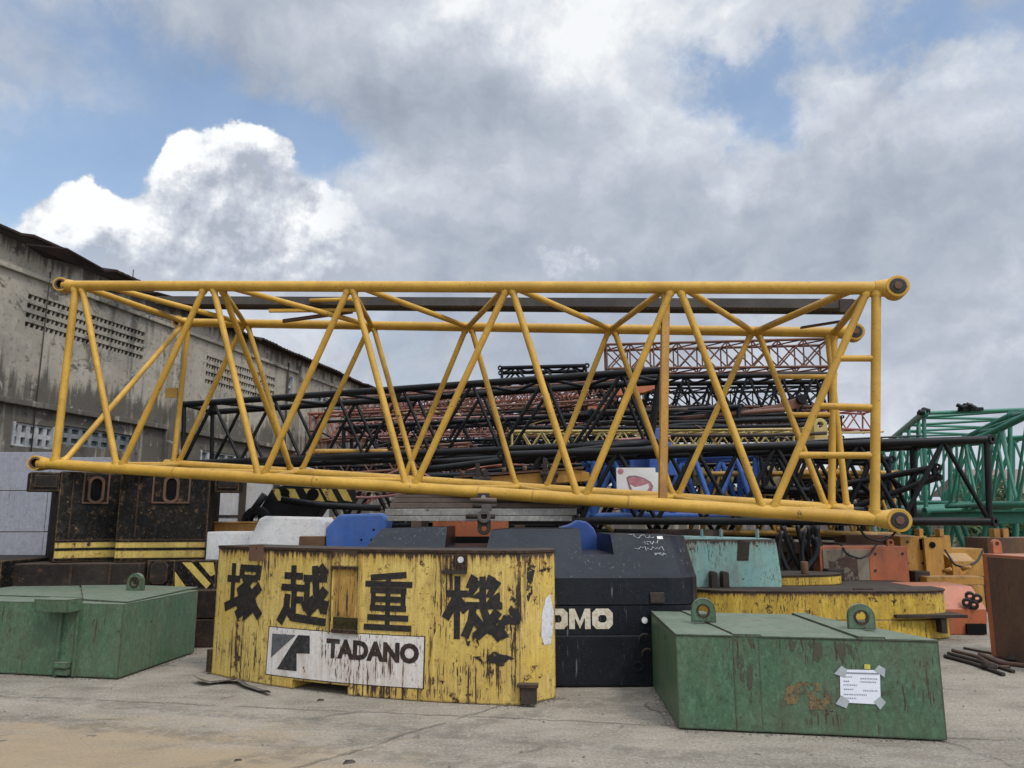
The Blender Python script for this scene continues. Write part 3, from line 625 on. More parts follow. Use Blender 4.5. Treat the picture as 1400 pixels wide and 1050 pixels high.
def bar(label, px0, py0, px1, py1, Y0, Y1, r, mat, flat=False):
    a, c = W(px0, py0, Y0), W(px1, py1, Y1); b = MB()
    if flat: b.hexa([a + V((0, -.03, -r)), c + V((0, -.03, -r)), c + V((0, .03, -r)), a + V((0, .03, -r))], [a + V((0, -.03, r)), c + V((0, -.03, r)), c + V((0, .03, r)), a + V((0, .03, r))])
    else: b.tube(a, c, r, 10)
    return tag(b.build('loose_bar', mat), label, 'steel bar', 'loose bars lying on the yellow boom')
bar('short yellow steel bar lying on the walkway, highest of three', 424, 411, 482, 409, 11.2, 11.0, .03, 'boom_yellow')
bar('long thin yellow bar lying level below the walkway', 368, 425, 488, 424, 11.4, 11.2, .022, 'boom_yellow', True)
bar('dark rusty bar sloping across the far yellow chord', 387, 439, 482, 426, 11.5, 11.3, .024, 'rust_plate', True)
bar('thin rusty flat plate lying on the right end of the far yellow chord', 1095, 448, 1152, 439, 10.1, 9.9, .014, 'rust_plate', True)
bar('thin dark steel bar lying just left of the far yellow chord end', 182, 420, 240, 438, 12.0, 12.3, .02, 'old_steel', True)

# ================================================================== YELLOW COUNTERWEIGHT
A, B_, Cc = V((-3.16, 8.47)), V((-1.48, 7.46)), V((.07, 7.07)); HY = 1.325
# circle through three plan points
def circ(a, b, c):
    D = 2 * (a.x * (b.y - c.y) + b.x * (c.y - a.y) + c.x * (a.y - b.y))
    ux = ((a.length_squared) * (b.y - c.y) + b.length_squared * (c.y - a.y) + c.length_squared * (a.y - b.y)) / D
    uy = ((a.length_squared) * (c.x - b.x) + b.length_squared * (a.x - c.x) + c.length_squared * (b.x - a.x)) / D
    return V((ux, uy)), (V((ux, uy)) - a).length
cc, R = circ(A, B_, Cc); th0 = math.atan2(A.y - cc.y, A.x - cc.x); th1 = math.atan2(Cc.y - cc.y, Cc.x - cc.x)
if th1 < th0: th1 += 2 * PI
def yarc(s, z, out=0.0):
    th = th0 + s / R; return V((cc.x + (R + out) * math.cos(th), cc.y + (R + out) * math.sin(th), z))
LY = (th1 - th0) * R
YW = thing('counterweight', 'tall curved yellow counterweight with big black characters and a white maker panel', 'counterweight', (-1.5, 7.8, 0))
chx, chy = G(760, 955).x, G(760, 955).y
def yplan(z0, z1, s0=0.0, s1=None):
    s1 = LY if s1 is None else s1; n = 26; pts = [yarc(s0 + (s1 - s0) * k / n, 0)[:2] for k in range(n + 1)]
    if s1 >= LY - 1e-6: pts += [(chx, chy), (chx - .02, chy + .38)]
    else: pts += [tuple(yarc(s1, 0, -.5)[:2])]
    back = [tuple(yarc(s1 - (s1 - s0) * k / 10, 0, -.52)[:2]) for k in range(1 if s1 >= LY - 1e-6 else 1, 11)]
    return pts + back
NZ = .085; sA, sB = LY * .36, LY * .54          # lifting notch in the bottom edge
st_ = [LY * k / 40 for k in range(41)]
st_ = sorted(set(st_ + [sA, sB])); sec = []
for q_ in st_:
    zb_ = NZ if sA < q_ < sB else .006
    pr_ = lambda z_: [yarc(q_, z_, 0), yarc(q_, HY - .029, 0), yarc(q_, HY - .029, -.52), yarc(q_, z_, -.52)]
    if abs(q_ - sA) < 1e-9: sec += [pr_(.006), pr_(NZ)]
    elif abs(q_ - sB) < 1e-9: sec += [pr_(NZ), pr_(.006)]
    else: sec.append(pr_(zb_))
sec.append([V((chx, chy, .006)), V((chx, chy, HY - .029)), V((chx - .02, chy + .38, HY - .029)), V((chx - .02, chy + .38, .006))])
b = MB(); b.v = [p for r in sec for p in r]
for k in range(len(sec) - 1):
    for m_ in range(4): a = k * 4 + m_; c = k * 4 + (m_ + 1) % 4; b.f.append([a, c, c + 4, a + 4]); b.sm.append(False)
b.f += [[0, 1, 2, 3], [len(sec) * 4 - 4 + m_ for m_ in range(4)]]; b.sm += [False, False]
b.build('body', 'weight_yellow', YW)
# top plate, slightly proud
pts = [yarc(LY * k / 26, 0, .012)[:2] for k in range(27)] + [(chx + .012, chy), (chx - .01, chy + .4)] + [tuple(yarc(LY - LY * k / 10, 0, -.53)[:2]) for k in range(1, 11)]
MB().plan(pts, HY - .028, HY).build('top_plate', 'slab_brown', YW, .005)
ym = lambda o: (lambda s, z: yarc(s, z, o))
def yp(px, py): return inv(ym(0), px, py, LY / 2, .7)
def ybox(x0, y0, x1, y1): a = yp(x0, y1); c = yp(x1, y0); return (a[0], c[0], a[1], c[1])
STROKES = {
 'mound': [[(0, .70), (.37, .70)], [(.18, .98), (.18, .24)], [(-.03, .15), (.40, .30)], [(.42, .92), (1.0, .92)], [(.47, .96), (.45, .74)], [(.96, .95), (.93, .74)], [(.50, .73), (.92, .73)], [(.72, .72), (.56, .56), (.38, .45)], [(.60, .60), (.74, .44), (.76, .12), (.58, .02)], [(.70, .44), (.36, .22)], [(.74, .27), (.37, .02)], [(1.0, .58), (.80, .42)], [(.76, .46), (.88, .20), (1.03, .05)]],
 'cross': [[(.06, .83), (.46, .83)], [(.26, 1.0), (.26, .62)], [(0, .62), (.50, .62)], [(.29, .62), (.29, .18)], [(.29, .41), (.49, .41)], [(.14, .48), (.12, .25), (-.02, .01)], [(.10, .28), (.26, .10), (1.0, .05)], [(.52, .80), (1.0, .80)], [(.59, .80), (.59, .36)], [(.52, .30), (.74, .42)], [(.75, 1.0), (.80, .55), (.97, .25)], [(.97, .22), (1.0, .40)], [(.98, .60), (.82, .38), (.62, .20)], [(.87, 1.0), (.97, .89)]],
 'heavy': [[(.12, .91), (.87, .97)], [(0, .80), (1, .80)], [(.17, .70), (.17, .37)], [(.83, .70), (.83, .37)], [(.12, .69), (.88, .69)], [(.17, .535), (.83, .535)], [(.12, .38), (.88, .38)], [(.5, .94), (.5, .04)], [(.07, .215), (.93, .215)], [(0, .045), (1, .045)]],
 'loom': [[(0, .72), (.37, .72)], [(.19, 1), (.19, -.02)], [(.19, .68), (-.02, .32)], [(.20, .62), (.35, .45)], [(.51, 1.0), (.42, .85), (.55, .84)], [(.57, .93), (.42, .68), (.59, .70)], [(.84, 1.0), (.76, .85), (.90, .84)], [(.94, .93), (.79, .68), (.97, .70)], [(.67, 1.0), (.68, .5), (.80, .2), (1.0, .0)], [(.38, .53), (1.02, .53)], [(.50, .52), (.46, .26), (.35, .02)], [(.50, .34), (.63, .20)], [(.95, .42), (.74, .16), (.56, .02)], [(.83, .64), (.94, .55)], [(1.0, .0), (1.02, .16)]]}
def brush(key, bx, wid, name='lettering'):
    s0, s1, z0, z1 = ybox(*bx); bm = bmesh.new(); wx = wid * (s1 - s0); wz = wid * (z1 - z0); lay = []
    for k, stv in enumerate(STROKES[key]):
        P = [V((s0 + (s1 - s0) * a, z0 + (z1 - z0) * b_)) for a, b_ in stv]; L_, R_ = [], []
        for i_, p in enumerate(P):
            d = (P[min(i_ + 1, len(P) - 1)] - P[max(i_ - 1, 0)]).normalized(); n_ = V((-d.y, d.x)); hw = (wx * abs(n_.x) + wz * abs(n_.y)) / 2
            e_ = d * (hw * .35) if i_ == len(P) - 1 else (-d * (hw * .35) if i_ == 0 else V((0, 0)))
            L_.append(p + n_ * hw + e_); R_.append(p - n_ * hw + e_)
        for i_ in range(len(P) - 1):
            f_ = bm.faces.new([bm.verts.new((q[0], q[1], k * .0004 + i_ * .00005)) for q in (L_[i_], R_[i_], R_[i_ + 1], L_[i_ + 1])])
    x = min(v_.co.x for v_ in bm.verts) + .03; mx = max(v_.co.x for v_ in bm.verts)
    while x < mx: bmesh.ops.bisect_plane(bm, geom=list(bm.verts) + list(bm.edges) + list(bm.faces), plane_co=(x, 0, 0), plane_no=(1, 0, 0)); x += .03
    o0 = wl(YW)
    for v_ in bm.verts: v_.co = yarc(v_.co.x, v_.co.y, .003 + v_.co.z) - o0
    bmesh.ops.recalc_face_normals(bm, faces=bm.faces)
    me = bpy.data.meshes.new(name); bm.to_mesh(me); bm.free(); me.materials.append(MATS['letter_black']); o = bpy.data.objects.new(name, me); COL.objects.link(o); o.parent = YW
brush('mound', (309, 772, 357, 840), .135); brush('cross', (384, 776, 447, 850), .125); brush('heavy', (499, 784, 563, 860), .105); brush('loom', (611, 790, 684, 870), .118)
# white maker panel
q = [yp(*p) for p in ((364, 921), (578, 941), (580, 871), (369, 857))]
qc = (sum(p[0] for p in q) / 4, sum(p[1] for p in q) / 4); decal([[(qc[0] + (p[0] - qc[0]) * 1.014, qc[1] + (p[1] - qc[1]) * 1.035) for p in q]], ym(.0022), 'panel_rim', 'letter_brown', YW)
pan = decal([q], ym(.0034), 'sign_panel', 'sign_panel_white', YW)
E1 = [[yp(*p) for p in ((373, 866), (405, 868), (371, 899))]]
decal(E1, ym(.006), 'emblem', 'emblem_grey', pan)
E2 = [[yp(*p) for p in ((408, 868), (424, 869), (424, 893.5), (406, 893), (406, 917.5), (379, 914.5))]]
decal(E2, ym(.006), 'emblem', 'emblem_dark', pan)
a = yp(445, 900); c = yp(573, 871)
q0, q1 = yp(446, 899), yp(573, 908)
me_box = (q0[0], q1[0], yp(446, 899)[1], yp(446, 872)[1])
place_text('TADANO', me_box, ym(.006), 'lettering', 'letter_brown', pan, .055, skew=q1[1] - q0[1])
# flaked black blotches on the right part
def blob(px, py, rx, ry, seed, n=26):
    r = random.Random(seed); a, c = yp(px, py); ph = [r.uniform(0, 6) for _ in range(4)]
    return [(a + rx * math.cos(t) * (1 + .28 * math.sin(2 * t + ph[0]) + .2 * math.sin(5 * t + ph[1]) + .12 * math.sin(9 * t + ph[2])), c + ry * math.sin(t) * (1 + .28 * math.sin(3 * t + ph[3]) + .2 * math.sin(5 * t + ph[1]))) for t in [2 * PI * k / n for k in range(n)]]
decal([blob(688, 858, .11, .10, 3)], ym(.0045), 'blotch', 'black_blotch', YW)
decal([blob(704, 835, .05, .15, 5)], ym(.0052), 'blotch', 'black_blotch', YW)
decal([blob(676, 901, .13, .05, 8)], ym(.0049), 'blotch', 'black_blotch', YW)
decal([blob(645, 873, .05, .09, 11)], ym(.0058), 'blotch', 'black_blotch', YW)
decal([blob(725, 790, .035, .17, 15)], ym(.0046), 'blotch', 'black_blotch', YW)
# white daub on the chamfered end
ce0 = V((Cc.x, Cc.y, 0)); ce1 = V((chx, chy, 0)); cn = V(((ce1 - ce0).y, -(ce1 - ce0).x, 0)).normalized()
cm = lambda a, z: ce0 + (ce1 - ce0).normalized() * a + V((0, 0, z)) + cn * .004
pl = [inv(cm, x, y, .2, .7) for x, y in ((744, 882), (753, 880), (756, 862), (757, 835), (752, 812), (746, 818), (741, 840), (740, 868))]
decal([pl], cm, 'white_daub', 'white_daub', YW)
# lifting pocket, seam ribs and brackets
def yblk(px0, py0, px1, py1, o0, o1, name, mat, bev=.006):
    s0, s1, z0, z1 = ybox(px0, py0, px1, py1); b = MB(); n = 3
    for k in range(n):
        a, c = s0 + (s1 - s0) * k / n, s0 + (s1 - s0) * (k + 1) / n
        b.hexa([yarc(a, z0, o1), yarc(c, z0, o1), yarc(c, z0, o0), yarc(a, z0, o0)], [yarc(a, z1, o1), yarc(c, z1, o1), yarc(c, z1, o0), yarc(a, z1, o0)])
    return b.build(name, mat, YW)
yblk(451, 752, 454, 866, -.01, .022, 'pocket_rib', 'weight_yellow'); yblk(491, 755, 494, 868, -.01, .022, 'pocket_rib', 'weight_yellow')
yblk(454.5, 753, 490.5, 774, -.01, .016, 'pocket_plate', 'weight_yellow'); yblk(455, 774.5, 490, 777.5, -.01, .03, 'pocket_rail', 'slab_brown')
s0, s1, z0, z1 = ybox(455, 779, 490, 842); decal([[(s0, z0), (s1, z0), (s1, z1), (s0, z1)]], ym(.004), 'pocket_rust', 'pocket_paint', YW)
s0, s1, z0, z1 = ybox(455, 845, 490, 861); decal([[(s0, z0), (s1, z0), (s1, z1), (s0, z1)]], ym(.005), 'pocket_slot', 'slot_dark', YW)
yblk(455, 861.5, 490, 864.5, -.01, .03, 'pocket_rail', 'slab_brown')
yblk(606, 757, 622, 779, -.01, .012, 'bracket', 'weight_yellow'); yblk(623, 757, 639, 783, -.01, .03, 'bracket', 'slab_brown'); yblk(605, 780, 638, 784, -.01, .04, 'bracket_rail', 'old_steel')
a, z = yp(631, 765); MB().tube(yarc(a, z, .028), yarc(a, z, .034), .028, 18).build('hole', 'white_daub', YW)
yblk(341, 745, 362, 766, -.01, .012, 'bracket', 'rust_plate')
yblk(708, 934, 736, 938, -.02, .07, 'jacking_bracket', 'slab_brown'); yblk(713, 938.5, 734, 961, -.02, .05, 'jacking_bracket', 'old_steel')
yblk(285, 888, 291, 918, -.02, .03, 'end_guard', 'slab_brown')

# ================================================================== GREEN BLOCKS
def hexa_pts(bot, h, top_in=0.0): return [V((*p, 0)) for p in bot], [V((*p, h)) for p in bot]
HG = .712
FLb, FRb, BLb = G(928, 998), G(1296, 1015), G(893, 940); BRb = G(1106, 841, HG)
pl = [FLb[:2], FRb[:2], BRb[:2], BLb[:2]]
GR = thing('counterweight', 'green steel block counterweight with a taped paper sheet and two lifting eyes', 'counterweight', ((FLb + FRb) / 2)[:2] + (0,), 'green block counterweights')
b = MB(); b.plan(pl, .012, HG - .012); b.build('body', 'green_paint', GR, .006)
fd = (FRb - FLb).normalized(); fn = V((fd.y, -fd.x, 0)); fl = (FRb - FLb).length
gm = lambda o: (lambda a, z: FLb + fd * a + V((0, 0, z)) + fn * o)
gp = lambda px, py: inv(gm(0), px, py, fl / 2, .4)
# top plates with a slight step between them
top = lambda px, py: G(px, py, HG)
def topplate(pts, z0, z1, name='top_plate'): MB().plan([top(*p)[:2] for p in pts], z0, z1).build(name, 'green_paint', GR, .003)
def topstrip(f0, f1, b0, b1, z1, ov=.006):
    F = lambda t_: FLb.lerp(FRb, t_) + fn * ov; B = lambda t_: BLb.lerp(BRb, t_) - fn * ov
    MB().plan([F(f0)[:2], F(f1)[:2], B(b1)[:2], B(b0)[:2]], HG - .011, z1).build('top_plate', 'green_paint', GR, .003)
tf0, tf1, tf2, tf3 = [gp(x, 872)[0] / fl for x in (1003.5, 1040.5, 1172.5, 1210)]
tb = lambda px: (px - 893) / (1106 - 893)
topstrip(0, tf0 - .001, 0, tb(935), HG + .002); topstrip(tf0, tf1, tb(935) + .003, tb(966), HG + .014); topstrip(tf1 + .001, tf2 - .001, tb(966) + .003, tb(1083), HG + .002)
topstrip(tf2, tf3, tb(1083) + .003, tb(1103), HG + .018); topstrip(tf3 + .001, 1, tb(1103) + .002, 1, HG + .004)
def gstrip(x0, x1, o):
    a0 = gp(x0, 940)[0]; a1 = gp(x1, 940)[0]; b = MB(); b.hexa([gm(o)(a0, .012), gm(o)(a1, .012), gm(-.01)(a1, .012), gm(-.01)(a0, .012)], [gm(o)(a0, HG + .012), gm(o)(a1, HG + .012), gm(-.01)(a1, HG + .012), gm(-.01)(a0, HG + .012)]); b.build('cover_strip', 'green_paint', GR, .003)
gstrip(1004, 1041, .003)
lat_ = fd
for px, py in ((962, 850), (1178, 860)):
    c = G(px, py, HG + .016); b = MB(); b.lug(c, -fn, (0, 0, 1), .105, .042, .20, .05); b.build('lifting_eye', 'green_paint', GR, .006)
    MB().ring(c + V((0, 0, .095)) + fn * .027, fn, .043, .058, .008, 20).build('eye_collar', 'slab_brown', GR)
a = [gp(*p) for p in ((1075, 938), (1092, 932), (1130, 934), (1132, 946), (1141, 966), (1132, 970), (1108, 971), (1104, 955), (1094, 948), (1090, 962), (1069, 964))]
decal([a], gm(.0035), 'worn_label', 'worn_label', GR)
for pts in (((1072, 876), (1128, 879), (1120, 905), (1105, 900), (1095, 892), (1082, 890)), ((1140, 880), (1172, 882), (1165, 905), (1150, 902)), ((1005, 872), (1030, 873), (1028, 960), (1018, 980), (1008, 935))):
    decal([[gp(*p) for p in pts[::-1]]], gm(.0045 if pts[0][0] == 1005 else .003), 'stain', 'oil_stain', GR)
PN = thing('paper_sheet', 'white printed paper sheet taped by its corners to the right green block', 'paper', gm(.004)(*gp(1175, 967)))
def pdecal(pts, o, name, mat, par): return decal([[gp(*p) for p in pts]], gm(o), name, mat, par, .5)
sh = pdecal(((1149, 960), (1204, 963), (1202.5, 916), (1148, 915)), .006, 'sheet', 'paper', PN)
for pts in (((1140, 921), (1155, 926), (1158, 915), (1150, 910)), ((1142, 962), (1157, 968), (1161, 958), (1150, 950)), ((1195, 916), (1209, 926), (1210, 914), (1201, 909)), ((1194, 959), (1203, 970), (1211, 960), (1203, 952))): pdecal(pts, .0085, 'tape', 'tape', PN)
rnd = random.Random(4)
pdecal(((1151, 920.5), (1201, 922), (1201, 920), (1151, 918.6)), .0075, 'ink_line', 'ink', PN)
for y, x0, x1 in ((925, 1153, 1164), (927.5, 1176, 1198), (931, 1153, 1160), (932, 1176, 1196), (936, 1153, 1172), (942, 1153.5, 1166), (944, 1180, 1199), (949, 1153, 1184), (954, 1153, 1170)):
    x = x0; polys = []
    while x < x1:
        w = rnd.uniform(.8, 2.2); yy = y + (x - x0) * .03; polys.append([gp(*p) for p in ((x, yy + .8), (x + w, yy + .85), (x + w, yy - .8), (x, yy - .85))]); x += w + .9
    decal(polys, gm(.0072), 'typed_line', 'ink', PN, .5)
tag(decal([[gp(*p) for p in ((1181.5, 914.5), (1189.5, 915), (1189.5, 908.5), (1181.5, 908))]], gm(.006), 'sticker', 'note_yellow', None) if False else MB().add([gm(.006)(*gp(*p)) for p in ((1181.5, 914.5), (1189.5, 915), (1189.5, 908.5), (1181.5, 908))] + [gm(.002)(*gp(*p)) for p in ((1181.5, 914.5), (1189.5, 915), (1189.5, 908.5), (1181.5, 908))], [(0, 1, 2, 3), (0, 4, 5, 1), (1, 5, 6, 2), (2, 6, 7, 3), (3, 7, 4, 0)]).build('sticker', 'note_yellow'), 'tiny yellow sticker just above the taped paper sheet', 'sticker')

HL = .752
C0 = V((-3.99, 8.17, 0)); R0 = V((-3.86, 9.75, 0)); L0 = C0 + (G(0, 922) - C0) * 1.9; K0 = V((-6.9, 10.5, 0))
GL = thing('counterweight', 'green steel block counterweight with a folded front bracket, cut by the left edge', 'counterweight', (-5.3, 9.0, 0), 'green block counterweights')
MB().plan([L0[:2], C0[:2], R0[:2], K0[:2]], .012, HL - .01).build('body', 'green_paint', GL, .006)
ld = (C0 - L0).normalized(); ln = V((ld.y, -ld.x, 0)); lm = lambda o: (lambda a, z: L0 + ld * a + V((0, 0, z)) + ln * o); lp = lambda px, py: inv(lm(0), px, py, 2, .4)
def lb(x0, y0, x1, y1, o0, o1, name, slope=0.0):
    a = lp(x0, y1); c = lp(x1, y0); b = MB(); b.hexa([lm(o1 - slope)(a[0], a[1]), lm(o1 - slope)(c[0], a[1]), lm(o0)(c[0], a[1]), lm(o0)(a[0], a[1])], [lm(o1)(a[0], c[1]), lm(o1)(c[0], c[1]), lm(o0)(c[0], c[1]), lm(o0)(a[0], c[1])]); b.build(name, 'green_paint', GL, .004)
lb(66, 817.5, 112, 834, -.02, .20, 'front_bracket', .02)
lb(80, 835, 84, 925, -.01, .03, 'channel_rib'); lb(104, 836, 108, 925, -.01, .03, 'channel_rib')
lb(79, 905, 98, 912, .0, .07, 'foot_step'); lb(79, 914, 98, 922, .0, .05, 'foot_step')
t2 = lambda px, py: G(px, py, HL)
MB().plan([t2(*p)[:2] for p in ((-60, 812), (112, 817), (108, 797.5), (-60, 797))], HL - .011, HL + .003).build('top_plate', 'green_paint', GL, .003)
MB().plan([t2(*p)[:2] for p in ((114, 820), (174, 823.5), (271, 803.3), (110, 798))], HL - .011, HL + .008).build('top_plate', 'green_paint', GL, .003)
for px, py in ((21, 800), (185, 808)):
    c = t2(px, py) + V((0, 0, .006)); b = MB(); b.lug(c, -(ln), (0, 0, 1), .105, .045, .205, .06); b.build('lifting_eye', 'green_paint', GL, .006)
    MB().ring(c + V((0, 0, .10)) + ln * .032, ln, .046, .066, .01, 20).build('eye_collar', 'slab_brown', GL)

# ================================================================== BLACK BOX WEIGHTS ON SLABS (left)
SB = thing('counterweight', 'flat dark brown counterweight slabs under the two black box weights', 'counterweight', (-6.2, 10.6, 0), 'dark flat counterweights')
sl = lambda px, py, z: G(px, py, z)
ZT = 1.035
p0, p1 = W(-40, 771, 10.1), W(196, 769, 10.35)
Ts = M4.Translation((p1.x, p1.y, 0)) @ M4.Rotation(math.atan2(p1.y - p0.y, p1.x - p0.x), 4, 'Z')
for z0, z1, ox in ((.0, .34, -.08), (.345, .68, .02), (.685, ZT, 0)):
    b = MB(Ts); b.plan([(-3.2 + ox, 0), (-.04 + ox, 0), (ox, .05), (ox, 1.75), (-3.2 + ox, 1.75)], z0, z1); b.build('slab', 'slab_brown', SB, .015)
for x in (-1.62, -.9, -.42): MB(Ts).box(x, x + .03, -.018, .01, .70, ZT - .01).build('weld_rib', 'slab_brown', SB)
# small rounded nameplate block and striped end piece
NB = thing('counterweight', 'small black block with a rounded raised plate beside the brown slabs', 'counterweight', W(218, 800, 10.4)[:2] + (0,), 'dark flat counterweights')
pa, pc = W(200, 766, 10.42), W(243, 766, 10.5); MB().box(pa.x + .02, pc.x, 10.42, 11.5, 0, pa.z).build('body', 'black_weight', NB, .012)
b = MB(); xa, xb = W(206, 780, 10.4).x, W(230, 780, 10.4).x; za, zb = W(206, 799, 10.4).z, W(206, 768, 10.4).z; r = .05
b.elev([(xa + r, za), (xb - r, za), (xb, za + r), (xb, zb - r), (xb - r, zb), (xa + r, zb), (xa, zb - r), (xa, za + r)], 10.38, 10.43); b.build('raised_plate', 'slab_brown', NB, .008)
SP = thing('counterweight', 'black counterweight block with wide yellow diagonal stripes between green and yellow blocks', 'counterweight', W(265, 800, 10.3)[:2] + (0,), 'dark flat counterweights')
pa, pc = W(238, 766, 10.3), W(296, 769, 10.3); zb = W(265, 806, 10.3).z
MB().box(pa.x, pc.x, 10.3, 11.3, zb, pa.z).build('body', 'black_weight', SP, .01)
sm_ = lambda a, z: V((a, 10.296, z)); spp = lambda x, y: inv(sm_, x, y, -4, .8)
decal([[spp(*p) for p in ((239, 781), (239, 805), (256, 805))], [spp(*p) for p in ((249, 769), (262, 769), (288, 798), (282, 805))], [spp(*p) for p in ((272, 769), (292, 769), (294, 785), (288, 788))]], sm_, 'stripe', 'stripe_yellow', SP)
for k, (y0, y1) in enumerate(((807, 846), (847, 895))):
    zz1, zz0 = W(280, y0, 10.15).z, W(280, y1, 10.15).z
    if k == 1: zz0 = 0
    o = MB().box(W(255, y0, 10.15).x, W(300, y0, 10.15).x, 10.15, 11.4, max(0, zz0) + .006, zz1).build('counterweight', 'slab_brown', None, .015)
    tag(o, ('upper' if k == 0 else 'lowest') + ' dark brown weight in the gap between green and yellow blocks', 'counterweight', 'dark flat counterweights')
LB = MB(); LB.box(-9.2, W(8, 780, 10.0).x, 9.9, 11.5, 0, 1.09); o = LB.build('counterweight', 'black_weight', None, .02); tag(o, 'black counterweight block cut off by the left edge beside the brown slabs', 'counterweight', 'dark flat counterweights')

def black_box(label, px0, py0, px1, py1, Y0, deg, topy, extra):
    p0 = W(px0, py0, Y0); t = 1.0
    T = M4.Translation((p0.x, p0.y, 0)) @ M4.Rotation(math.radians(deg), 4, 'Z')
    # width so that the right lower corner projects on px1
    w = 1.0
    for _ in range(40):
        q = T @ V((w, 0, p0.z)); w += (px1 - proj(q)[0]) * .004
    z0 = ZT + .004; z1 = W(px0, topy, Y0).z
    r = thing('counterweight', label, 'counterweight', (T @ V((w / 2, .4, z0))), 'black box counterweights')
    MB(T).box(0, w, 0, .95, z0, z1).build('body', 'black_weight', r, .035)
    H = z1 - z0
    for f0, f1 in ((.045, .125), (.155, .215)):
        MB(T).box(.012, w - .012, -.008, .02, z0 + H * f0, z0 + H * f1).build('stripe', 'stripe_yellow', r)
    MB(T).box(.012, w - .012, -.006, .02, z0 + H * .235, z0 + H * .25).build('edge_bead', 'slab_brown', r)
    # recessed key-shaped lifting frame
    fx = w * .57; fw = w * .21; fz0 = z0 + H * .66; fz1 = z1 - .01; t = .022
    for x0_, x1_, a, c in ((fx - fw, fx - fw + t, fz0, fz1), (fx + fw - t, fx + fw, fz0, fz1), (fx - fw, fx + fw, fz0 - t, fz0)):
        MB(T).box(x0_, x1_, -.022, .01, a, c).build('lifting_frame', 'rust_plate', r, .006)
    b = MB(T); zc_ = z0 + H * .80
    out = [(fx + .10 * math.cos(k * PI / 8), zc_ - .10 + .09 * math.sin(k * PI / 8)) for k in range(8, 17)] + [(fx + .10 * math.cos(k * PI / 8), zc_ + .10 + .09 * math.sin(k * PI / 8)) for k in range(0, 9)]
    n = len(out); inn = [(fx + (x - fx) * .68, zc_ + (z - zc_) * .80) for x, z in out]
    vs = [(x, -.03, z) for x, z in out] + [(x, -.03, z) for x, z in inn] + [(x, .01, z) for x, z in out] + [(x, .01, z) for x, z in inn]
    fs = []
    for i in range(n):
        j = (i + 1) % n; fs += [(i, j, n + j, n + i), (j, i, 2 * n + i, 2 * n + j), (n + i, n + j, 3 * n + j, 3 * n + i)]
    b.add(vs, fs); b.build('key_ring', 'rust_plate', r)
    MB(T).elev([(fx - .06, zc_ - .16), (fx + .06, zc_ - .16), (fx + .06, zc_ + .16), (fx - .06, zc_ + .16)], -.008, .01).build('key_slot', 'dark_hole', r)
    x0_, x1_ = extra
    b = MB(T); b.box(x0_, x1_, .05, .5, z1 - .27, z1 - .015); b.build('side_lug', 'black_weight', r, .02)
    b = MB(T); b.box(x0_ + .05, x1_ - .03, .03, .052, z1 - .22, z1 - .06); b.build('lug_plate', 'slab_brown', r, .006)
    b = MB(T); b.box(w * .2, w * .215, -.006, .02, z0 + H * .27, z1 - .03); b.build('seam', 'slab_brown', r)
    return r
black_box('black box counterweight with yellow base stripes, standing against the lilac fence', 72, 760, 160, 757, 10.32, 36, 644, (-.34, .0))
black_box('black box counterweight with yellow base stripes, nearer the white cabin', 155, 763.5, 281, 766, 10.42, 12, 644, (1.2, 1.52))

# ================================================================== NAVY CAST COUNTERWEIGHT (behind the yellow one)
NV = thing('counterweight', 'large dark navy cast counterweight with cream letters behind the yellow one', 'counterweight', (.2, 8.4, 0))
def fy(x):
    y = 7.80 + .018 * (x - .1) ** 2
    e = 1.90 - x
    if e < .3: y += .3 - math.sqrt(max(0, .09 - (.3 - e) ** 2))
    e = x + 1.95
    if e < .3: y += .3 - math.sqrt(max(0, .09 - (.3 - e) ** 2))
    return y
def layer(x0, x1, z0, z1, inset=0.0, back=9.75, n=44):
    xs_ = [x0 + (x1 - x0) * (0.5 - .5 * math.cos(PI * k / n)) for k in range(n + 1)]
    return [(x, fy(max(-1.95, min(1.9, x))) + inset) for x in xs_] + [(x1, back), (x0, back)]
zA = W(850, 866, 7.85).z; zB = W(850, 826, 7.85).z; zC = W(850, 790, 7.85).z
MB().plan(layer(-1.95, 1.90, 0, 0), .01, zA - .012).build('base_layer', 'navy_cast', NV, .015)
MB().plan(layer(-1.95, 1.90, 0, 0, .012), zA - .012, zB - .012).build('band', 'navy_cast', NV, .006)
MB().plan(layer(-1.95, 1.90, 0, 0, .03), zB - .012, zB).build('joint', 'dark_hole', NV)
# sculpted top: profile swept along x with two notches
def xat(px, Y, py=745): return W(px, py, Y).x
ZTOP = W(860, 722, 8.95).z
xn = [xat(527, 9.0) - .10, xat(532, 9.0), xat(614, 8.75), xat(614, 8.75), xat(668, 8.75), xat(672, 8.75), xat(700, 8.75), xat(789, 8.75), xat(789, 8.75), xat(829, 8.75), xat(829, 8.75), xat(926, 8.9, 722), 1.80, 1.875, 1.90]
zn = W(800, 756, 8.5).z; z3 = W(640, 747, 8.6).z
hs = [1.28, ZTOP, ZTOP + .02, z3, z3, ZTOP - .02, ZTOP, ZTOP, zn, zn, ZTOP - .06, ZTOP - .08, ZTOP - .30, zC + .10, zC + .02]
xs_ = [-1.95, -1.9, -1.75] + xn; hs = [zC + .02, zC + .1, 1.22] + hs
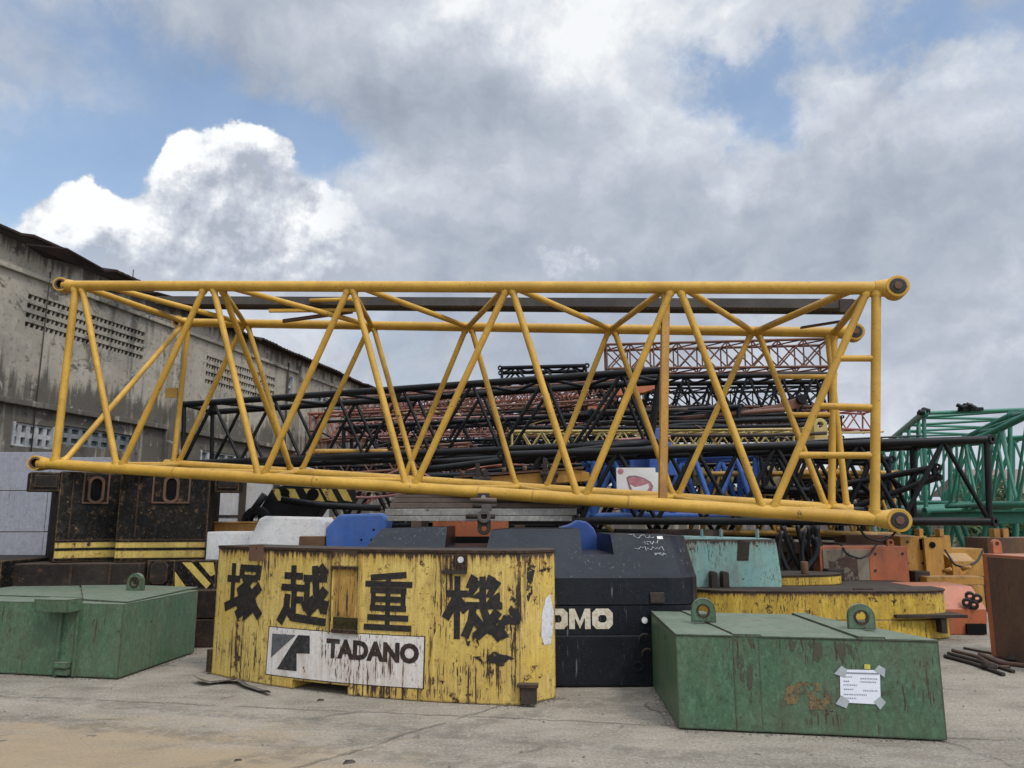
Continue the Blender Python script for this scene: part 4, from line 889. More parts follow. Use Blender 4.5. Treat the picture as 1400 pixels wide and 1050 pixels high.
# denser stations for smooth curvature
st = []
for i in range(len(xs_) - 1):
    n = 1 if abs(xs_[i + 1] - xs_[i]) < .02 else max(1, int((xs_[i + 1] - xs_[i]) / .06))
    for k in range(n): st.append((xs_[i] + (xs_[i + 1] - xs_[i]) * k / n, hs[i] + (hs[i + 1] - hs[i]) * k / n))
st.append((xs_[-1], hs[-1]))
b = MB(); prof = []
for x, h in st:
    f = fy(max(-1.949, min(1.899, x))); k = 1.25
    prof.append([(x, f, zB), (x, f + .01, zC), (x, f + .05 + .03, zC + .04), (x, f + .08 + max(0, h - zC - .04) * k, h), (x, max(9.7, f + .3), h), (x, max(9.7, f + .3), zB)])
b.v = [V(p) for r in prof for p in r]
for i in range(len(prof) - 1):
    for j in range(6):
        a = i * 6 + j; c = i * 6 + (j + 1) % 6; b.f.append([a, c, c + 6, a + 6]); b.sm.append(False)
b.f += [list(range(6))[::-1], [(len(prof) - 1) * 6 + j for j in range(6)]]; b.sm += [False, False]
b.build('top_casting', 'navy_cast', NV, .065, 4)
nm = lambda o: (lambda a, z: V((a, fy(a) + .012 - o, z)))
npx = lambda px, py: inv(nm(0), px, py, .8, .6)
q0, q1 = npx(748, 860), npx(838, 860); zt_ = npx(800, 832)[1]
bx0, bx1, bz0, bz1 = q0[0], q1[0], q0[1], zt_; cw = (bx1 - bx0) / 3.18
def letter_o(x0, x1, z0, z1, t_, c_):
    oc = lambda a, b, d, e_, k: [(a + k, d), (b - k, d), (b, d + k), (b, e_ - k), (b - k, e_), (a + k, e_), (a, e_ - k), (a, d + k)]
    o_, n_ = oc(x0, x1, z0, z1, c_), oc(x0 + t_, x1 - t_, z0 + t_, z1 - t_, c_ * .45)
    return [[o_[k], o_[(k + 1) % 8], n_[(k + 1) % 8], n_[k]] for k in range(8)]
def letter_m(x0, x1, z0, z1, t_):
    xm = (x0 + x1) / 2
    return [[(x0, z0), (x0 + t_, z0), (x0 + t_, z1), (x0, z1)], [(x1 - t_, z0), (x1, z0), (x1, z1), (x1 - t_, z1)],
            [(x0 + t_, z1), (x0 + t_, z1 - t_ * 1.5), (xm, z0), (xm, z0 + t_ * 1.3)], [(xm, z0 + t_ * 1.3), (xm, z0), (x1 - t_, z1 - t_ * 1.5), (x1 - t_, z1)]]
for polys in (letter_o(bx0, bx0 + cw, bz0, bz1, cw * .30, cw * .2), letter_m(bx0 + cw * 1.07, bx0 + cw * 2.10, bz0, bz1, cw * .27), letter_o(bx1 - cw, bx1, bz0, bz1, cw * .30, cw * .2)):
    decal(polys, nm(.006), 'lettering', 'letter_cream', NV)
b = MB(); a, z = npx(881, 848); b.tube(V((a, fy(a) + .02, z)), V((a, fy(a) - .012, z)), .03, 12); b.build('valve_cap', 'white_paint', NV)
b = MB(); a, z = npx(872, 910); b.ring((a, fy(a) - .004, z), (0, 1, 0), .03, .05, .03); b.build('socket', 'navy_cast', NV)
for px, py in ((880, 873), (884, 893)):
    a, z = npx(px, py); pts = [V((a + .05 * math.cos(t), fy(a) - .03 - .02 * math.sin(t), z + .05 * math.sin(t))) for t in [k * PI / 8 + .6 for k in range(9)]]
    MB().path(pts, .012).build('hook', 'old_steel', NV)
b = MB(); a, z = inv(lambda a, z: V((a, fy(a) + .01, z)), 898, 817, 1.4, .9); b.box(a - .07, a + .07, fy(a) - .03, fy(a) + .02, z - .05, z + .05); b.build('latch', 'old_steel', NV, .008)
# chalk scribbles on the sloping face
sl_n = V((0, -1, 1.25)).normalized()
def slope(a, t): x = a; f = fy(max(-1.9, min(1.85, a))); return V((x, f + .08 + t * 1.25, zC + .04 + t)) + sl_n * .004
for px, py, wd in ((877, 733, 34), (890, 742, 22), (888, 750, 38), (902, 757, 16)):
    rr = random.Random(px); aa, tt = inv(slope, px - wd / 2, py, 1.2, .3); a1, _ = inv(slope, px + wd / 2, py, 1.2, .3); b = MB(); pts = []
    n = 16
    for k in range(n + 1):
        a = aa + (a1 - aa) * k / n; pts.append(slope(a + rr.uniform(-.012, .012), tt + rr.uniform(-.022, .022)))
    b.path(pts, .004, 5); b.build('chalk_mark', 'chalk', NV)
a0_, t0_ = inv(slope, 899, 737, 1.2, .3); MB().add([slope(a0_, t0_), slope(a0_ + .06, t0_), slope(a0_ + .06, t0_ + .03), slope(a0_, t0_ + .03)], [(0, 1, 2, 3)]).build('tag', 'white_paint', NV)

# ---- things just behind it
OW = thing('counterweight', 'orange counterweight glimpsed through the gap in the navy casting', 'counterweight', (-.6, 10.6, 0))
MB().box(-1.05, -.05, 10.3, 11.2, 0, 1.62).build('body', 'orange_paint', OW, .02)
MB().elev([(-.95, .9), (-.3, .9), (-.3, 1.38), (-.95, 1.38)], 10.27, 10.31).build('recess', 'dark_hole', OW)
pp = W(667, 700, 8.9)
BW = thing('counterweight', 'blue octagonal plate counterweight beside the white plate', 'counterweight', (-2.1, 10.2, 0), 'blue plate counterweights')
Yb = 10.0; bp = [W(x, y, Yb) for x, y in ((445, 749), (445, 722), (463, 703.5), (523, 701.5), (530, 709), (522, 749))]
poly = [(bp[0].x, .0), (bp[5].x + .05, .0)] + [(p.x, p.z) for p in bp[:0:-1]] + [(bp[0].x, bp[0].z)]
MB().elev([(p[0], p[1]) for p in poly], Yb, Yb + .5).build('body', 'blue_paint', BW, .03)
for px, py in ((494, 738), (508, 738), (511, 724)): p = W(px, py, Yb); MB().tube((p.x, Yb - .006, p.z), (p.x, Yb + .02, p.z), .014, 10).build('bolt_hole', 'dark_hole', BW)
BN = thing('counterweight', 'blue rounded plate standing in the right notch of the navy casting', 'counterweight', (1.05, 9.9, 0), 'blue plate counterweights')
Yb = 9.78; poly = [W(x, y, Yb) for x, y in ((785, 758), (817, 757), (819, 738), (812, 722), (802, 713), (790, 711), (780, 717), (765, 721), (765, 726), (782, 730))]
xs2 = [(p.x, p.z) for p in poly]; zmin = 0
MB().elev([(xs2[0][0], 0), (xs2[1][0], 0)] + xs2[1:] + [xs2[0]], Yb, Yb + .35).build('body', 'blue_paint', BN, .025)
WP = thing('counterweight', 'white rounded plate counterweight beside the blue octagonal one', 'counterweight', (-2.95, 10.3, 0), 'white plate counterweights')
Yb = 10.25; poly = [W(x, y, Yb) for x, y in ((338, 752), (446, 752), (445, 714), (440, 707), (362, 705.5), (354, 709), (346, 727), (338, 733))]
MB().elev([(poly[0].x, 0), (poly[1].x, 0)] + [(p.x, p.z) for p in poly[2:]], Yb, Yb + .6).build('body', 'white_paint', WP, .03)
WS = thing('counterweight', 'low white rust-spotted plate under the orange beam', 'counterweight', (-4.1, 10.6, 0), 'white plate counterweights')
Yb = 10.5; a, c = W(283, 727, Yb), W(352, 727, Yb); MB().box(a.x, c.x, Yb, Yb + .6, 0, a.z).build('body', 'white_paint', WS, .02)
OB = thing('steel_beam', 'orange brown steel beam lying behind the low white plate', 'steel beam', (W(318, 727, 11.2).x, 11.2, 0))
a, c = W(284, 727, 11.2), W(356, 715, 11.2); bm_ = MB(); bm_.box(a.x, c.x, 11.2, 11.22, a.z - .06, c.z); bm_.box(a.x, c.x, 11.12, 11.3, c.z + .002, c.z + .02); bm_.box(a.x, c.x, 11.12, 11.3, a.z - .09, a.z - .062); bm_.build('beam', 'mustard_paint', OB, .004)
MB().box(a.x, c.x, 11.1, 11.6, 0, a.z - .092).build('bearer', 'old_steel', OB)
o = MB().box(W(410, 740, 10.1).x, W(446, 740, 10.1).x, 10.05, 10.24, W(410, 748, 10.1).z - .15, W(410, 733, 10.1).z).build('rusty_block', 'rust_yellow', None, .01); tag(o, 'small rusty yellow block in front of the white plate', 'steel block')
o2 = MB(); o2.box(W(430, 712, 11).x, W(470, 712, 11).x, 11.0, 11.5, 0, W(450, 707, 11).z); tag(o2.build('counterweight', 'mustard_paint', None, .02), 'yellow block peeping out between white and blue plates', 'counterweight')

# ---- boards the boom rests on
def board(label, px0, px1, py0, py1, Y0, Y1, mat):
    a, c = W(px0, py1, Y0), W(px1, py1, Y0 - .25); z1 = W(px0, py0, Y0).z
    zb = (a.z + W(px1, py1, Y0 - .25).z) / 2
    b = MB(); dz = z1 - a.z
    b.hexa([(a.x, a.y, zb), (c.x, c.y, zb), (c.x, c.y + Y1, zb), (a.x, a.y + Y1, zb)], [(a.x, a.y, zb + dz), (c.x, c.y, zb + dz), (c.x, c.y + Y1, zb + dz), (a.x, a.y + Y1, zb + dz)])
    return tag(b.build('timber_board', mat, None, .006), label, 'board', 'boards stacked on the navy counterweight')
board('lowest grey board lying directly on the navy counterweight', 529, 782, 705.5, 712.5, 9.1, .5, 'timber_grey')
board('pale grey whitewashed board, second from the navy casting', 526, 788, 695.5, 704.5, 9.12, .45, 'timber_grey')
board('dark brown board above the pale grey one', 533, 790, 687.5, 694.5, 9.15, .42, 'timber_dark')
board('dark brown board second from the top of the stack', 537, 780, 681.0, 686.8, 9.17, .4, 'timber_dark')
board('thin dark brown board on top, right under the yellow boom', 539, 735, 676, 680.4, 9.2, .36, 'timber_dark')
SK = thing('shackle', 'rusty steel shackle plates hanging in front of the boards', 'shackle', W(658, 700, 8.8))
Yk = 8.82
def kbox(x0, y0, x1, y1, Y, th, name, mat='old_steel', bev=.008): a = W(x0, y1, Y); c = W(x1, y0, Y); return MB().box(a.x, c.x, Y, Y + th, a.z, c.z).build(name, mat, SK, bev)
kbox(653, 674, 669, 686, Yk, .05, 'top_plate'); p = W(661, 680, Yk); MB().tube((p.x, Yk - .004, p.z), (p.x, Yk + .01, p.z), .026, 14).build('bolt', 'timber_grey', SK)
for y0, x0, x1 in ((684, 643, 679), (692, 646, 679), (706, 637, 677)):
    a, c = W(x0, y0, Yk), W(x1, y0, Yk); MB().tube(a, V((c.x, a.y, a.z)), .028, 12).build('pin', 'timber_dark' if y0 == 684 else 'old_steel', SK)
kbox(658, 690, 672, 699, Yk - .04, .04, 'link', 'walkway_grey')
p = W(662, 706, Yk); MB().ring((p.x, Yk - .05, p.z), (0, 1, 0), .035, .075, .05, 20).build('ring', 'walkway_grey', SK, .006)
a = W(656, 729, Yk); c = W(668, 711, Yk); b = MB(); b.lug(V(((a.x + c.x) / 2, Yk - .02, c.z)), (0, 1, 0), (0, 0, -1), .075, .03, c.z - a.z + .02, .04); b.build('hanger_plate', 'old_steel', SK, .006)

# ================================================================== RIGHT HAND GROUP
# teal weight
TW = thing('counterweight', 'peeling pale teal counterweight between the navy and yellow ones', 'counterweight', (3.3, 11.8, 0))
Yt = 11.4; poly = [W(x, y, Yt) for x, y in ((930, 800), (1069, 800), (1069, 788), (1062, 741), (1056, 736.5), (944, 733.5), (936, 740))]
MB().elev([(poly[0].x, 0), (poly[1].x, 0)] + [(p.x, p.z) for p in poly[2:]], Yt, Yt + .8).build('body', 'teal_paint', TW, .03)
p = W(1015, 751, Yt); MB().elev([(p.x - .09, p.z - .16), (p.x + .08, p.z - .16), (p.x + .11, p.z + .1), (p.x - .06, p.z + .14)], Yt - .006, Yt + .02).build('patch', 'old_steel', TW)
for px in (963, 990, 1040): p = W(px, 735, Yt); MB().box(p.x - .012, p.x + .012, Yt + .1, Yt + .2, p.z - .02, p.z + .12).build('lug', 'teal_paint', TW)
# yellow round slab weight
DW = thing('counterweight', 'low rounded yellow slab counterweight with rusty brown top behind the right green block', 'counterweight', (4.3, 11.3, 0))
a0 = G(955, 803, .0 + .66); 
XD0, XD1 = W(940, 840, 11.4).x, W(1284, 840, 11.4).x
def dplan(k, x0=XD0, x1=XD1, yb=12.6, yf=10.72, ym_=11.5):
    pts = []; n = 40; xm = (x0 + x1) / 2; hw = (x1 - x0) / 2
    for i in range(n + 1):
        t = PI + PI * i / n; pts.append((xm + hw * k * math.copysign(abs(math.cos(t)) ** .5, math.cos(t)), ym_ + (ym_ - yf) * k * math.copysign(abs(math.sin(t)) ** .55, math.sin(t))))
    return pts + [(xm + hw * k, yb), (xm - hw * k, yb)]
MB().plan(dplan(1.0), .008, .26).build('lower_slab', 'disc_yellow', DW, .012)
MB().plan(dplan(.985), .263, .62).build('upper_slab', 'disc_yellow', DW, .012)
MB().plan(dplan(.995), .621, .645).build('top_plate', 'slab_brown', DW, .006)
b = MB(); b.box(5.15, 6.1, 10.66, 11.1, .30, .34); b.build('step_plate', 'old_steel', DW)
b = MB(); b.box(5.75, 5.82, 10.68, 10.9, .1, .30); b.build('step_post', 'old_steel', DW)
p = G(985, 803, .645); b = MB()
for dx in (-.10, .06): b.elev([(p.x + dx - .045, .56), (p.x + dx + .045, .56), (p.x + dx + .045, .84), (p.x + dx + .02, .87), (p.x + dx - .03, .87), (p.x + dx - .045, .84)], p.y - .10, p.y + .08)
b.build('lug_pair', 'old_steel', DW, .01)
p = G(1180, 806, .646); MB().box(p.x - .13, p.x + .13, p.y - .02, p.y + .03, .647, .66).build('flat_bar', 'slab_brown', DW)
D2 = thing('counterweight', 'smaller rusty topped disc lying on the low yellow slab', 'counterweight', (3.7, 11.9, .685))
n = 34; cx, cy = 3.85, 12.05; MB().plan([(cx + 1.15 * math.cos(2 * PI * k / n), cy + .55 * math.sin(2 * PI * k / n)) for k in range(n)], .648, .77).build('body', 'disc_yellow', D2, .012)
MB().plan([(cx + 1.16 * math.cos(2 * PI * k / n), cy + .56 * math.sin(2 * PI * k / n)) for k in range(n)], .771, .80).build('top_plate', 'slab_brown', D2, .006)
MB().tube((4.36, 11.75, .8), (4.36, 11.75, .98), .055, 12).build('pin', 'rust_plate', D2, .01)

# orange / mustard scrap machines
def pbox(par, name, mat, px0, py0, px1, py1, Y, th, bev=.012, ground=False, lab=None):
    a = W(px0, py1, Y); c = W(px1, py0, Y); return MB().box(a.x, c.x, Y, Y + th, 0 if ground else a.z, c.z).build(name, mat, par, bev, label=lab)
O1 = thing('counterweight', 'orange counterweight with a worn beige front plate behind the yellow slab', 'counterweight', (5.9, 12.6, 0), 'orange counterweights')
pbox(O1, 'body', 'orange_paint', 1124, 747, 1240, 815, 12.7, .8, .015, True)
pbox(O1, 'front_plate', 'beige_plate', 1129, 751, 1191, 815, 12.68, .03, .004)
pbox(O1, 'side_plate', 'orange_paint', 1192, 752, 1239, 812, 12.675, .04, .004)
pr = lambda x, y: inv(lambda a, z: V((a, 12.677, z)), x, y, 5.8, 1)
decal([[pr(*q_) for q_ in ((1131, 754), (1156, 753), (1172, 764), (1174, 790), (1180, 812), (1140, 812), (1136, 790))]], lambda a, z: V((a, 12.677, z)), 'rust_patch', 'rust_flake', O1)
p = W(1217.5, 750, 12.75); b = MB(); b.lug((p.x, p.y, p.z - .02), (0, 1, 0), (0, 0, 1), .055, .026, .17, .05); b.build('lifting_eye', 'orange_paint', O1, .006)
p = W(1136, 783, 12.5); MB().box(p.x - .07, p.x + .2, 12.45, 12.66, p.z - .12, p.z + .06).build('hinge_block', 'old_steel', O1, .02)

MM = thing('winch_machine', 'mustard yellow machine base of upright plates and a small cabinet', 'machine', (7.6, 13.4, 0))
pbox(MM, 'rusty_back', 'rust_yellow', 1158, 731, 1241, 760, 13.6, .5, .015, True)
pbox(MM, 'tall_plate', 'mustard_paint', 1236, 733, 1267, 803, 13.1, .5, .012, True)
pl_ = pbox(MM, 'pierced_plate', 'mustard_paint', 1267.5, 735, 1288, 788, 13.0, .06, .008)
pbox(MM, 'pierced_plate', 'mustard_paint', 1288.5, 732, 1299, 784, 13.2, .3, .008)
p = W(1275, 745, 12.99); MB().tube((p.x, 12.985, p.z), (p.x, 13.02, p.z), .05, 18).build('hole', 'dark_hole', MM)
p = W(1261, 744, 13.09); MB().box(p.x - .04, p.x + .04, 13.085, 13.12, p.z - .09, p.z + .09).build('slot', 'dark_hole', MM)
for px in (1258, 1286): p = W(px, 732, 13.2); MB().box(p.x - .04, p.x + .035, 13.15, 13.3, p.z - .02, p.z + .11).build('ear', 'mustard_paint', MM, .01)
pbox(MM, 'cabinet', 'mustard_paint', 1299.5, 750, 1345, 788, 13.3, .6, .012)
a = W(1301, 788, 13.0); c = W(1331, 762, 13.0); tpz = c.z
b = MB(); b.side([(12.95, a.z), (13.29, a.z), (13.29, tpz + .06), (13.2, tpz + .06), (12.95, tpz - .06)], a.x, c.x); b.build('lid_box', 'mustard_paint', MM, .01)
pbox(MM, 'base_shelf', 'mustard_paint', 1267.5, 788.5, 1345, 800, 12.6, 1.2, .012)
pbox(MM, 'pedestal', 'mustard_paint', 1262, 800.5, 1345, 850, 12.9, 1.0, .01, True)
p = W(1257, 789, 12.9); MB().box(p.x - .12, p.x + .13, 12.8, 13.05, p.z - .12, p.z + .1).build('hinge_block', 'old_steel', MM, .02)
for px, py in ((1293, 786), (1319, 783)): p = W(px, py, 12.58); MB().tube((p.x - .03, 12.6, p.z + .05), (p.x + .05, 12.5, p.z + .1), .03, 8).build('lever', 'mustard_paint', MM)

for x_, y_ in ((1197, 757), (1197, 780), (1197, 803), (1234, 757), (1234, 803)):
    p = W(x_, y_, 12.67); MB().tube((p.x, 12.662, p.z), (p.x, 12.68, p.z), .022, 6).build('bolt', 'old_steel', O1)
for x_, y_ in ((1241, 741), (1241, 770), (1241, 795), (1262, 770), (1262, 795)):
    p = W(x_, y_, 13.09); MB().tube((p.x, 13.085, p.z), (p.x, 13.105, p.z), .024, 6).build('bolt', 'old_steel', MM)
O2 = thing('counterweight', 'orange counterweight with sloping face and a black opening at its base', 'counterweight', (6.6, 11.4, 0), 'orange counterweights')
Yo = 11.2; zt, zm = W(1300, 801, 11.5).z, W(1300, 833, Yo).z
xl, xr = W(1268, 860, Yo).x, W(1352, 860, Yo).x
b = MB(); b.side([(Yo + .05, 0), (12.2, 0), (12.2, zt), (Yo + .32, zt), (Yo, zm)], xl, xr); b.build('body', 'orange_paint', O2, .015)
p0_, p1_ = W(1325, 888, Yo), W(1348, 853, Yo); MB().box(p0_.x, p1_.x, Yo - .004, Yo + .1, .02, p1_.z).build('opening', 'dark_hole', O2)
for px, py in ((1326, 815), (1336, 818), (1331, 827), (1322, 824)): p = W(px, py, Yo - .02); MB().ring(p, (.5, 1, .3), .03, .065, .05, 12).build('chain_link', 'old_steel', O2)
O3 = thing('counterweight', 'tall rust brown panel with an orange edge at the right border', 'counterweight', (6.6, 9.9, 0), 'orange counterweights')
Yp = 10.0; a = G(1357, 898); zt = W(1350, 757, a.y).z
q0 = V((a.x, a.y, 0)); q1 = G(1420, 915)
dd = (q1 - q0).normalized(); T3 = M4.Translation(q0) @ M4.Rotation(math.atan2(dd.y, dd.x), 4, 'Z')
b = MB(T3); b.hexa([(-.02, 0, .01), (1.3, 0, .01), (1.3, .9, .01), (-.02, .9, .01)], [(-.05, .03, zt), (1.3, .03, zt), (1.3, .9, zt), (-.05, .9, zt)]); b.build('body', 'orange_paint', O3, .012)
b = MB(T3); b.hexa([(.10, -.02, .03), (1.28, -.02, .03), (1.28, .05, .03), (.10, .05, .03)], [(.07, .01, zt - .03), (1.28, .01, zt - .03), (1.28, .08, zt - .03), (.07, .08, zt - .03)]); b.build('front_panel', 'rust_plate', O3, .006)
c = T3 @ V((-.02, .2, zt)); b = MB(); b.lug(c, (0, 1, 0), (0, 0, 1), .055, .025, .17, .05); b.build('lifting_eye', 'orange_paint', O3, .006)
O4 = thing('counterweight', 'rusty mustard block with flaking paint behind the tall brown panel', 'counterweight', (9.0, 13.9, 0), 'orange counterweights')
a = W(1349, 735, 13.8); MB().box(a.x, a.x + 2.0, 13.8, 14.5, 0, a.z).build('body', 'rust_yellow', O4, .015)
for px in (1362, 1374): p = W(px, 735, 13.9); MB().box(p.x - .06, p.x + .05, 13.85, 14.0, p.z - .02, p.z + .16).build('ear', 'mustard_paint', O4, .01)

# scrap on the ground at right and the rag by the yellow weight
def rope(label, pts, r, mat, name='scrap_rod', cat='steel rod', grp='rusty rods on the ground at right'):
    b = MB(); P = [G(x, y, r) for x, y in pts]; Q = []
    for i in range(len(P) - 1):
        for k in range(6): Q.append(P[i].lerp(P[i + 1], k / 6) + V((random.uniform(-.004, .004), random.uniform(-.004, .004), 0)))
    b.path(Q + [P[-1]], r, 8); return tag(b.build(name, mat), label, cat, grp)
rope('long straight rusty rod on the ground nearest the green block', ((1292, 897), (1330, 907), (1372, 922)), .022, 'old_steel')
rope('second rusty rod lying just behind the longest one', ((1296, 893), (1345, 906), (1386, 918)), .02, 'old_steel')
rope('bent rusty rod with its end turned up near the brown panel', ((1302, 889), (1338, 898), (1362, 912), (1380, 912)), .02, 'rust_plate')
rope('short rusty rod lying beside the foot of the brown panel', ((1340, 895), (1368, 906), (1402, 910)), .025, 'rust_plate')
rope('thin rusty rod lying farthest back by the orange base', ((1318, 886), (1360, 894), (1410, 902)), .014, 'old_steel')
for lab, px, py in (('rusty shackle lying on the ground below the brown panel', 1386, 901), ('small rusty ring on the ground beside the rods', 1352, 911)):
    p = G(px, py, .04); b = MB(); b.ring(p, (.2, .3, 1), .035, .075, .05, 16); tag(b.build('scrap_ring', 'old_steel', None, .008), lab, 'steel ring', 'scrap rings on the ground')
b = MB(); n = 20; P0 = [(266, 934), (280, 938), (300, 935), (322, 935), (334, 941), (354, 947), (368, 952)]
top_, bot_ = [], []
for i, (x, y) in enumerate(P0):
    p = G(x, y, 0); hgt = (.07, .045, .02, .05, .03, .02, .05)[i]; w = (.10, .13, .13, .13, .10, .08, .05)[i]
    top_.append(p + V((0, w, .008 + hgt * .3))); bot_.append(p + V((0, -w * .3, .006 + hgt)))
for sgn, ofs in ((1, 0), (-1, .004)):
    pass
vs = top_ + bot_ + [p + V((0, 0, -.005)) for p in top_] + [p + V((0, 0, -.005)) for p in bot_]; m = len(P0)
fs = [(i, i + 1, m + i + 1, m + i) for i in range(m - 1)] + [(2 * m + i + 1, 2 * m + i, 3 * m + i, 3 * m + i + 1) for i in range(m - 1)] + [(m + i, m + i + 1, 3 * m + i + 1, 3 * m + i) for i in range(m - 1)] + [(i + 1, i, 2 * m + i, 2 * m + i + 1) for i in range(m - 1)]
tag(b.add(vs, fs, True).build('rag', 'rag'), 'curled dark strip of rag on the concrete left of the yellow counterweight', 'rag')
for lab, px, py, r in (('small dark scrap on the concrete below the white maker panel', 438, 958, .025), ('dark lump of scrap near the lower edge of the yard', 477, 1043, .03), ('tiny brown scrap on the sandy ground near the bottom', 325, 1040, .018)):
    p = G(px, py, 0); b = MB(frame(p.x, p.y, 0, 30)); b.add([(-r * 1.6, -r * .6, .001), (r * 1.2, -r * .7, .001), (r * 1.7, r * .5, .001), (-r, r * .8, .001), (-r * .9, -r * .2, r * .8), (r * .8, 0, r * .6)], [(0, 1, 5, 4), (1, 2, 5), (2, 3, 4, 5), (3, 0, 4), (0, 3, 2, 1)])
    tag(b.build('scrap_bit', 'old_steel'), lab, 'scrap', 'scrap bits on the ground')

# ================================================================== LATTICE BOOMS IN THE YARD BEHIND
def boom(label, A, B, nb, rc, rb, mat, pat='zig', lugs=True, group='lattice booms stacked in the yard', n=8, shift=0.0, chordmat=None):
    """A, B: the four corner points [near upper, near lower, far upper, far lower] at either end"""
    loc = sum((p for p in A + B), V()) / 8; loc.z = min(p.z for p in A + B)
    r = thing('lattice_boom', label, 'crane boom', loc, group)
    for i in range(4): rod('chord', A[i], B[i], rc, chordmat or mat, r, n + 4)
    at = lambda i, t: A[i].lerp(B[i], max(0, min(1, t)))
    for a, c in ((0, 1), (2, 3), (0, 2), (1, 3)):
        for k in range(nb):
            t0, tm, t1 = k / nb, (k + .5) / nb, (k + 1) / nb
            if pat == 'zig': rod('brace', at(c, t0), at(a, tm), rb, mat, r, n); rod('brace', at(a, tm), at(c, t1), rb, mat, r, n)
            elif pat == 'x' and (a, c) in ((0, 1), (2, 3)):
                rod('brace', at(c, t0), at(a, t1), rb, mat, r, n); rod('brace', at(a, t0), at(c, t1), rb, mat, r, n); rod('post', at(a, t0), at(c, t0), rb, mat, r, n)
            else: rod('brace', at(c, t0), at(a, t1), rb, mat, r, n)
        rod('end_post', at(a, 0), at(c, 0), rb * 1.3, mat, r, n); rod('end_post', at(a, 1), at(c, 1), rb * 1.3, mat, r, n)
    if lugs:
        for E, O in ((A, B), (B, A)):
            l = (E[2] - E[0]).normalized()
            for i in range(4):
                d = (E[i] - O[i]).normalized(); b = MB(); b.ring(E[i] + d * rc * .9, l, rc * .55, rc * 1.25, rc * 1.2, 14); b.build('end_lug', mat, r)
    return r
def quad(NU, NL, Y, depth, side=0.0, lift=0.0):
    a, c = W(*NU, Y), W(*NL, Y); o = V((side, depth, lift)); return [a, c, a + o, c + o]
boom('black lattice boom nearest behind the yellow one, rising to the right from the concrete wall', quad((252, 553), (250, 634), 16.5, 1.2, .15), quad((905, 506), (890, 606), 13.8, 1.2, .15), 7, .068, .036, 'boom_black')
boom('black lattice boom whose open end sticks out on the right before the green boom', quad((690, 622), (690, 712), 12.9, 1.2, .1), quad((1349, 601), (1353, 713), 11.8, 1.15, -.55, .0), 6, .062, .036, 'boom_black')
boom('black lattice boom high in the stack just under the brown one', quad((790, 517), (800, 566), 21.0, 1.1, .1), quad((1136, 512), (1136, 569), 19.5, 1.1, .1), 8, .07, .035, 'boom_black')
boom('slim brown lattice boom with cross braces on top of the whole stack', quad((829, 471), (830, 504), 21.5, .8, .05), quad((1134, 463), (1136, 501), 20.0, .8, .05), 9, .038, .022, 'boom_brown', 'x', False)
boom('pale yellow lattice boom with short braces under the black ones', quad((700, 590), (700, 611), 18.6, .6), quad((1098, 587), (1098, 608), 17.6, .6), 14, .035, .022, 'boom_pale_yellow')
boom('mustard lattice boom low at the right behind the open black end', quad((960, 648), (960, 728), 15.4, 1.0), quad((1222, 647), (1222, 731), 14.4, 1.0), 5, .05, .03, 'boom_mustard')
boom('blue lattice boom low in the middle of the stack', quad((812, 628), (812, 706), 15.0, 1.0), quad((1034, 622), (1034, 704), 14.4, 1.0), 4, .07, .055, 'blue_paint')
boom('faded red lattice boom seen above the black one left of the middle', quad((424, 566), (424, 602), 27, .9), quad((800, 541), (800, 582), 24, .9), 11, .05, .028, 'boom_red')
boom('pinkish lattice boom crossing behind the red one', quad((520, 533), (520, 560), 29, .9), quad((862, 535), (862, 566), 26, .9), 11, .04, .03, 'boom_pink', 'x')
boom('rust red lattice boom lower in the stack left of the middle', quad((440, 600), (440, 640), 24.5, .9), quad((770, 586), (770, 628), 22.5, .9), 9, .05, .035, 'boom_brown')
boom('thin red lattice boom standing far right above the pale yellow one', quad((990, 554), (990, 580), 27, .7), quad((1192, 562), (1192, 588), 26, .7), 6, .04, .025, 'boom_red')
boom('short black boom head lying on top left of the brown boom', quad((686, 503), (686, 524), 22.5, .8), quad((800, 500), (803, 520), 21.5, .8), 3, .06, .03, 'boom_dark_blue')
boom('dark lattice boom in the middle of the pile behind the nearest black one', quad((470, 585), (470, 640), 20.5, 1.0), quad((1010, 556), (1010, 622), 18.6, 1.0), 8, .06, .04, 'boom_dark_blue')
boom('dark steel boom at the bottom of the pile behind the blue boom', quad((560, 650), (560, 722), 17.5, 1.1), quad((1180, 655), (1180, 735), 16.5, 1.1), 7, .07, .05, 'boom_black')
boom('black boom lying low behind the striped hook block', quad((330, 655), (330, 716), 18.0, 1.1), quad((760, 648), (760, 720), 17.0, 1.1), 6, .06, .045, 'boom_dark_blue')
boom('narrow pale boom with rusty lacing low near the middle', quad((600, 628), (600, 662), 19.5, .8), quad((1000, 612), (1000, 650), 18.5, .8), 9, .045, .03, 'boom_brown')
boom('narrow dark boom under the black boom on the right side', quad((1040, 622), (1045, 668), 14.2, .9), quad((1215, 628), (1216, 676), 13.6, .9), 4, .055, .035, 'boom_dark_blue')
boom('thin rust red lattice boom sloping just below the top chord of the black one', quad((470, 545), (470, 566), 19.5, .7), quad((840, 520), (840, 546), 18.2, .7), 13, .03, .017, 'boom_brown')
boom('thin pink lattice boom low behind the black boom, left of the middle', quad((455, 575), (455, 596), 21.5, .7), quad((760, 568), (760, 592), 20.5, .7), 12, .028, .018, 'boom_pink', 'x')
boom('thin black lattice boom level with the pale yellow one at the left', quad((520, 605), (520, 630), 20.0, .8), quad((860, 596), (860, 622), 19.0, .8), 12, .034, .02, 'boom_black')
boom('thin black lattice boom level above the khaki panels', quad((850, 574), (850, 600), 19.4, .7), quad((1150, 570), (1150, 598), 18.4, .7), 11, .034, .02, 'boom_black')
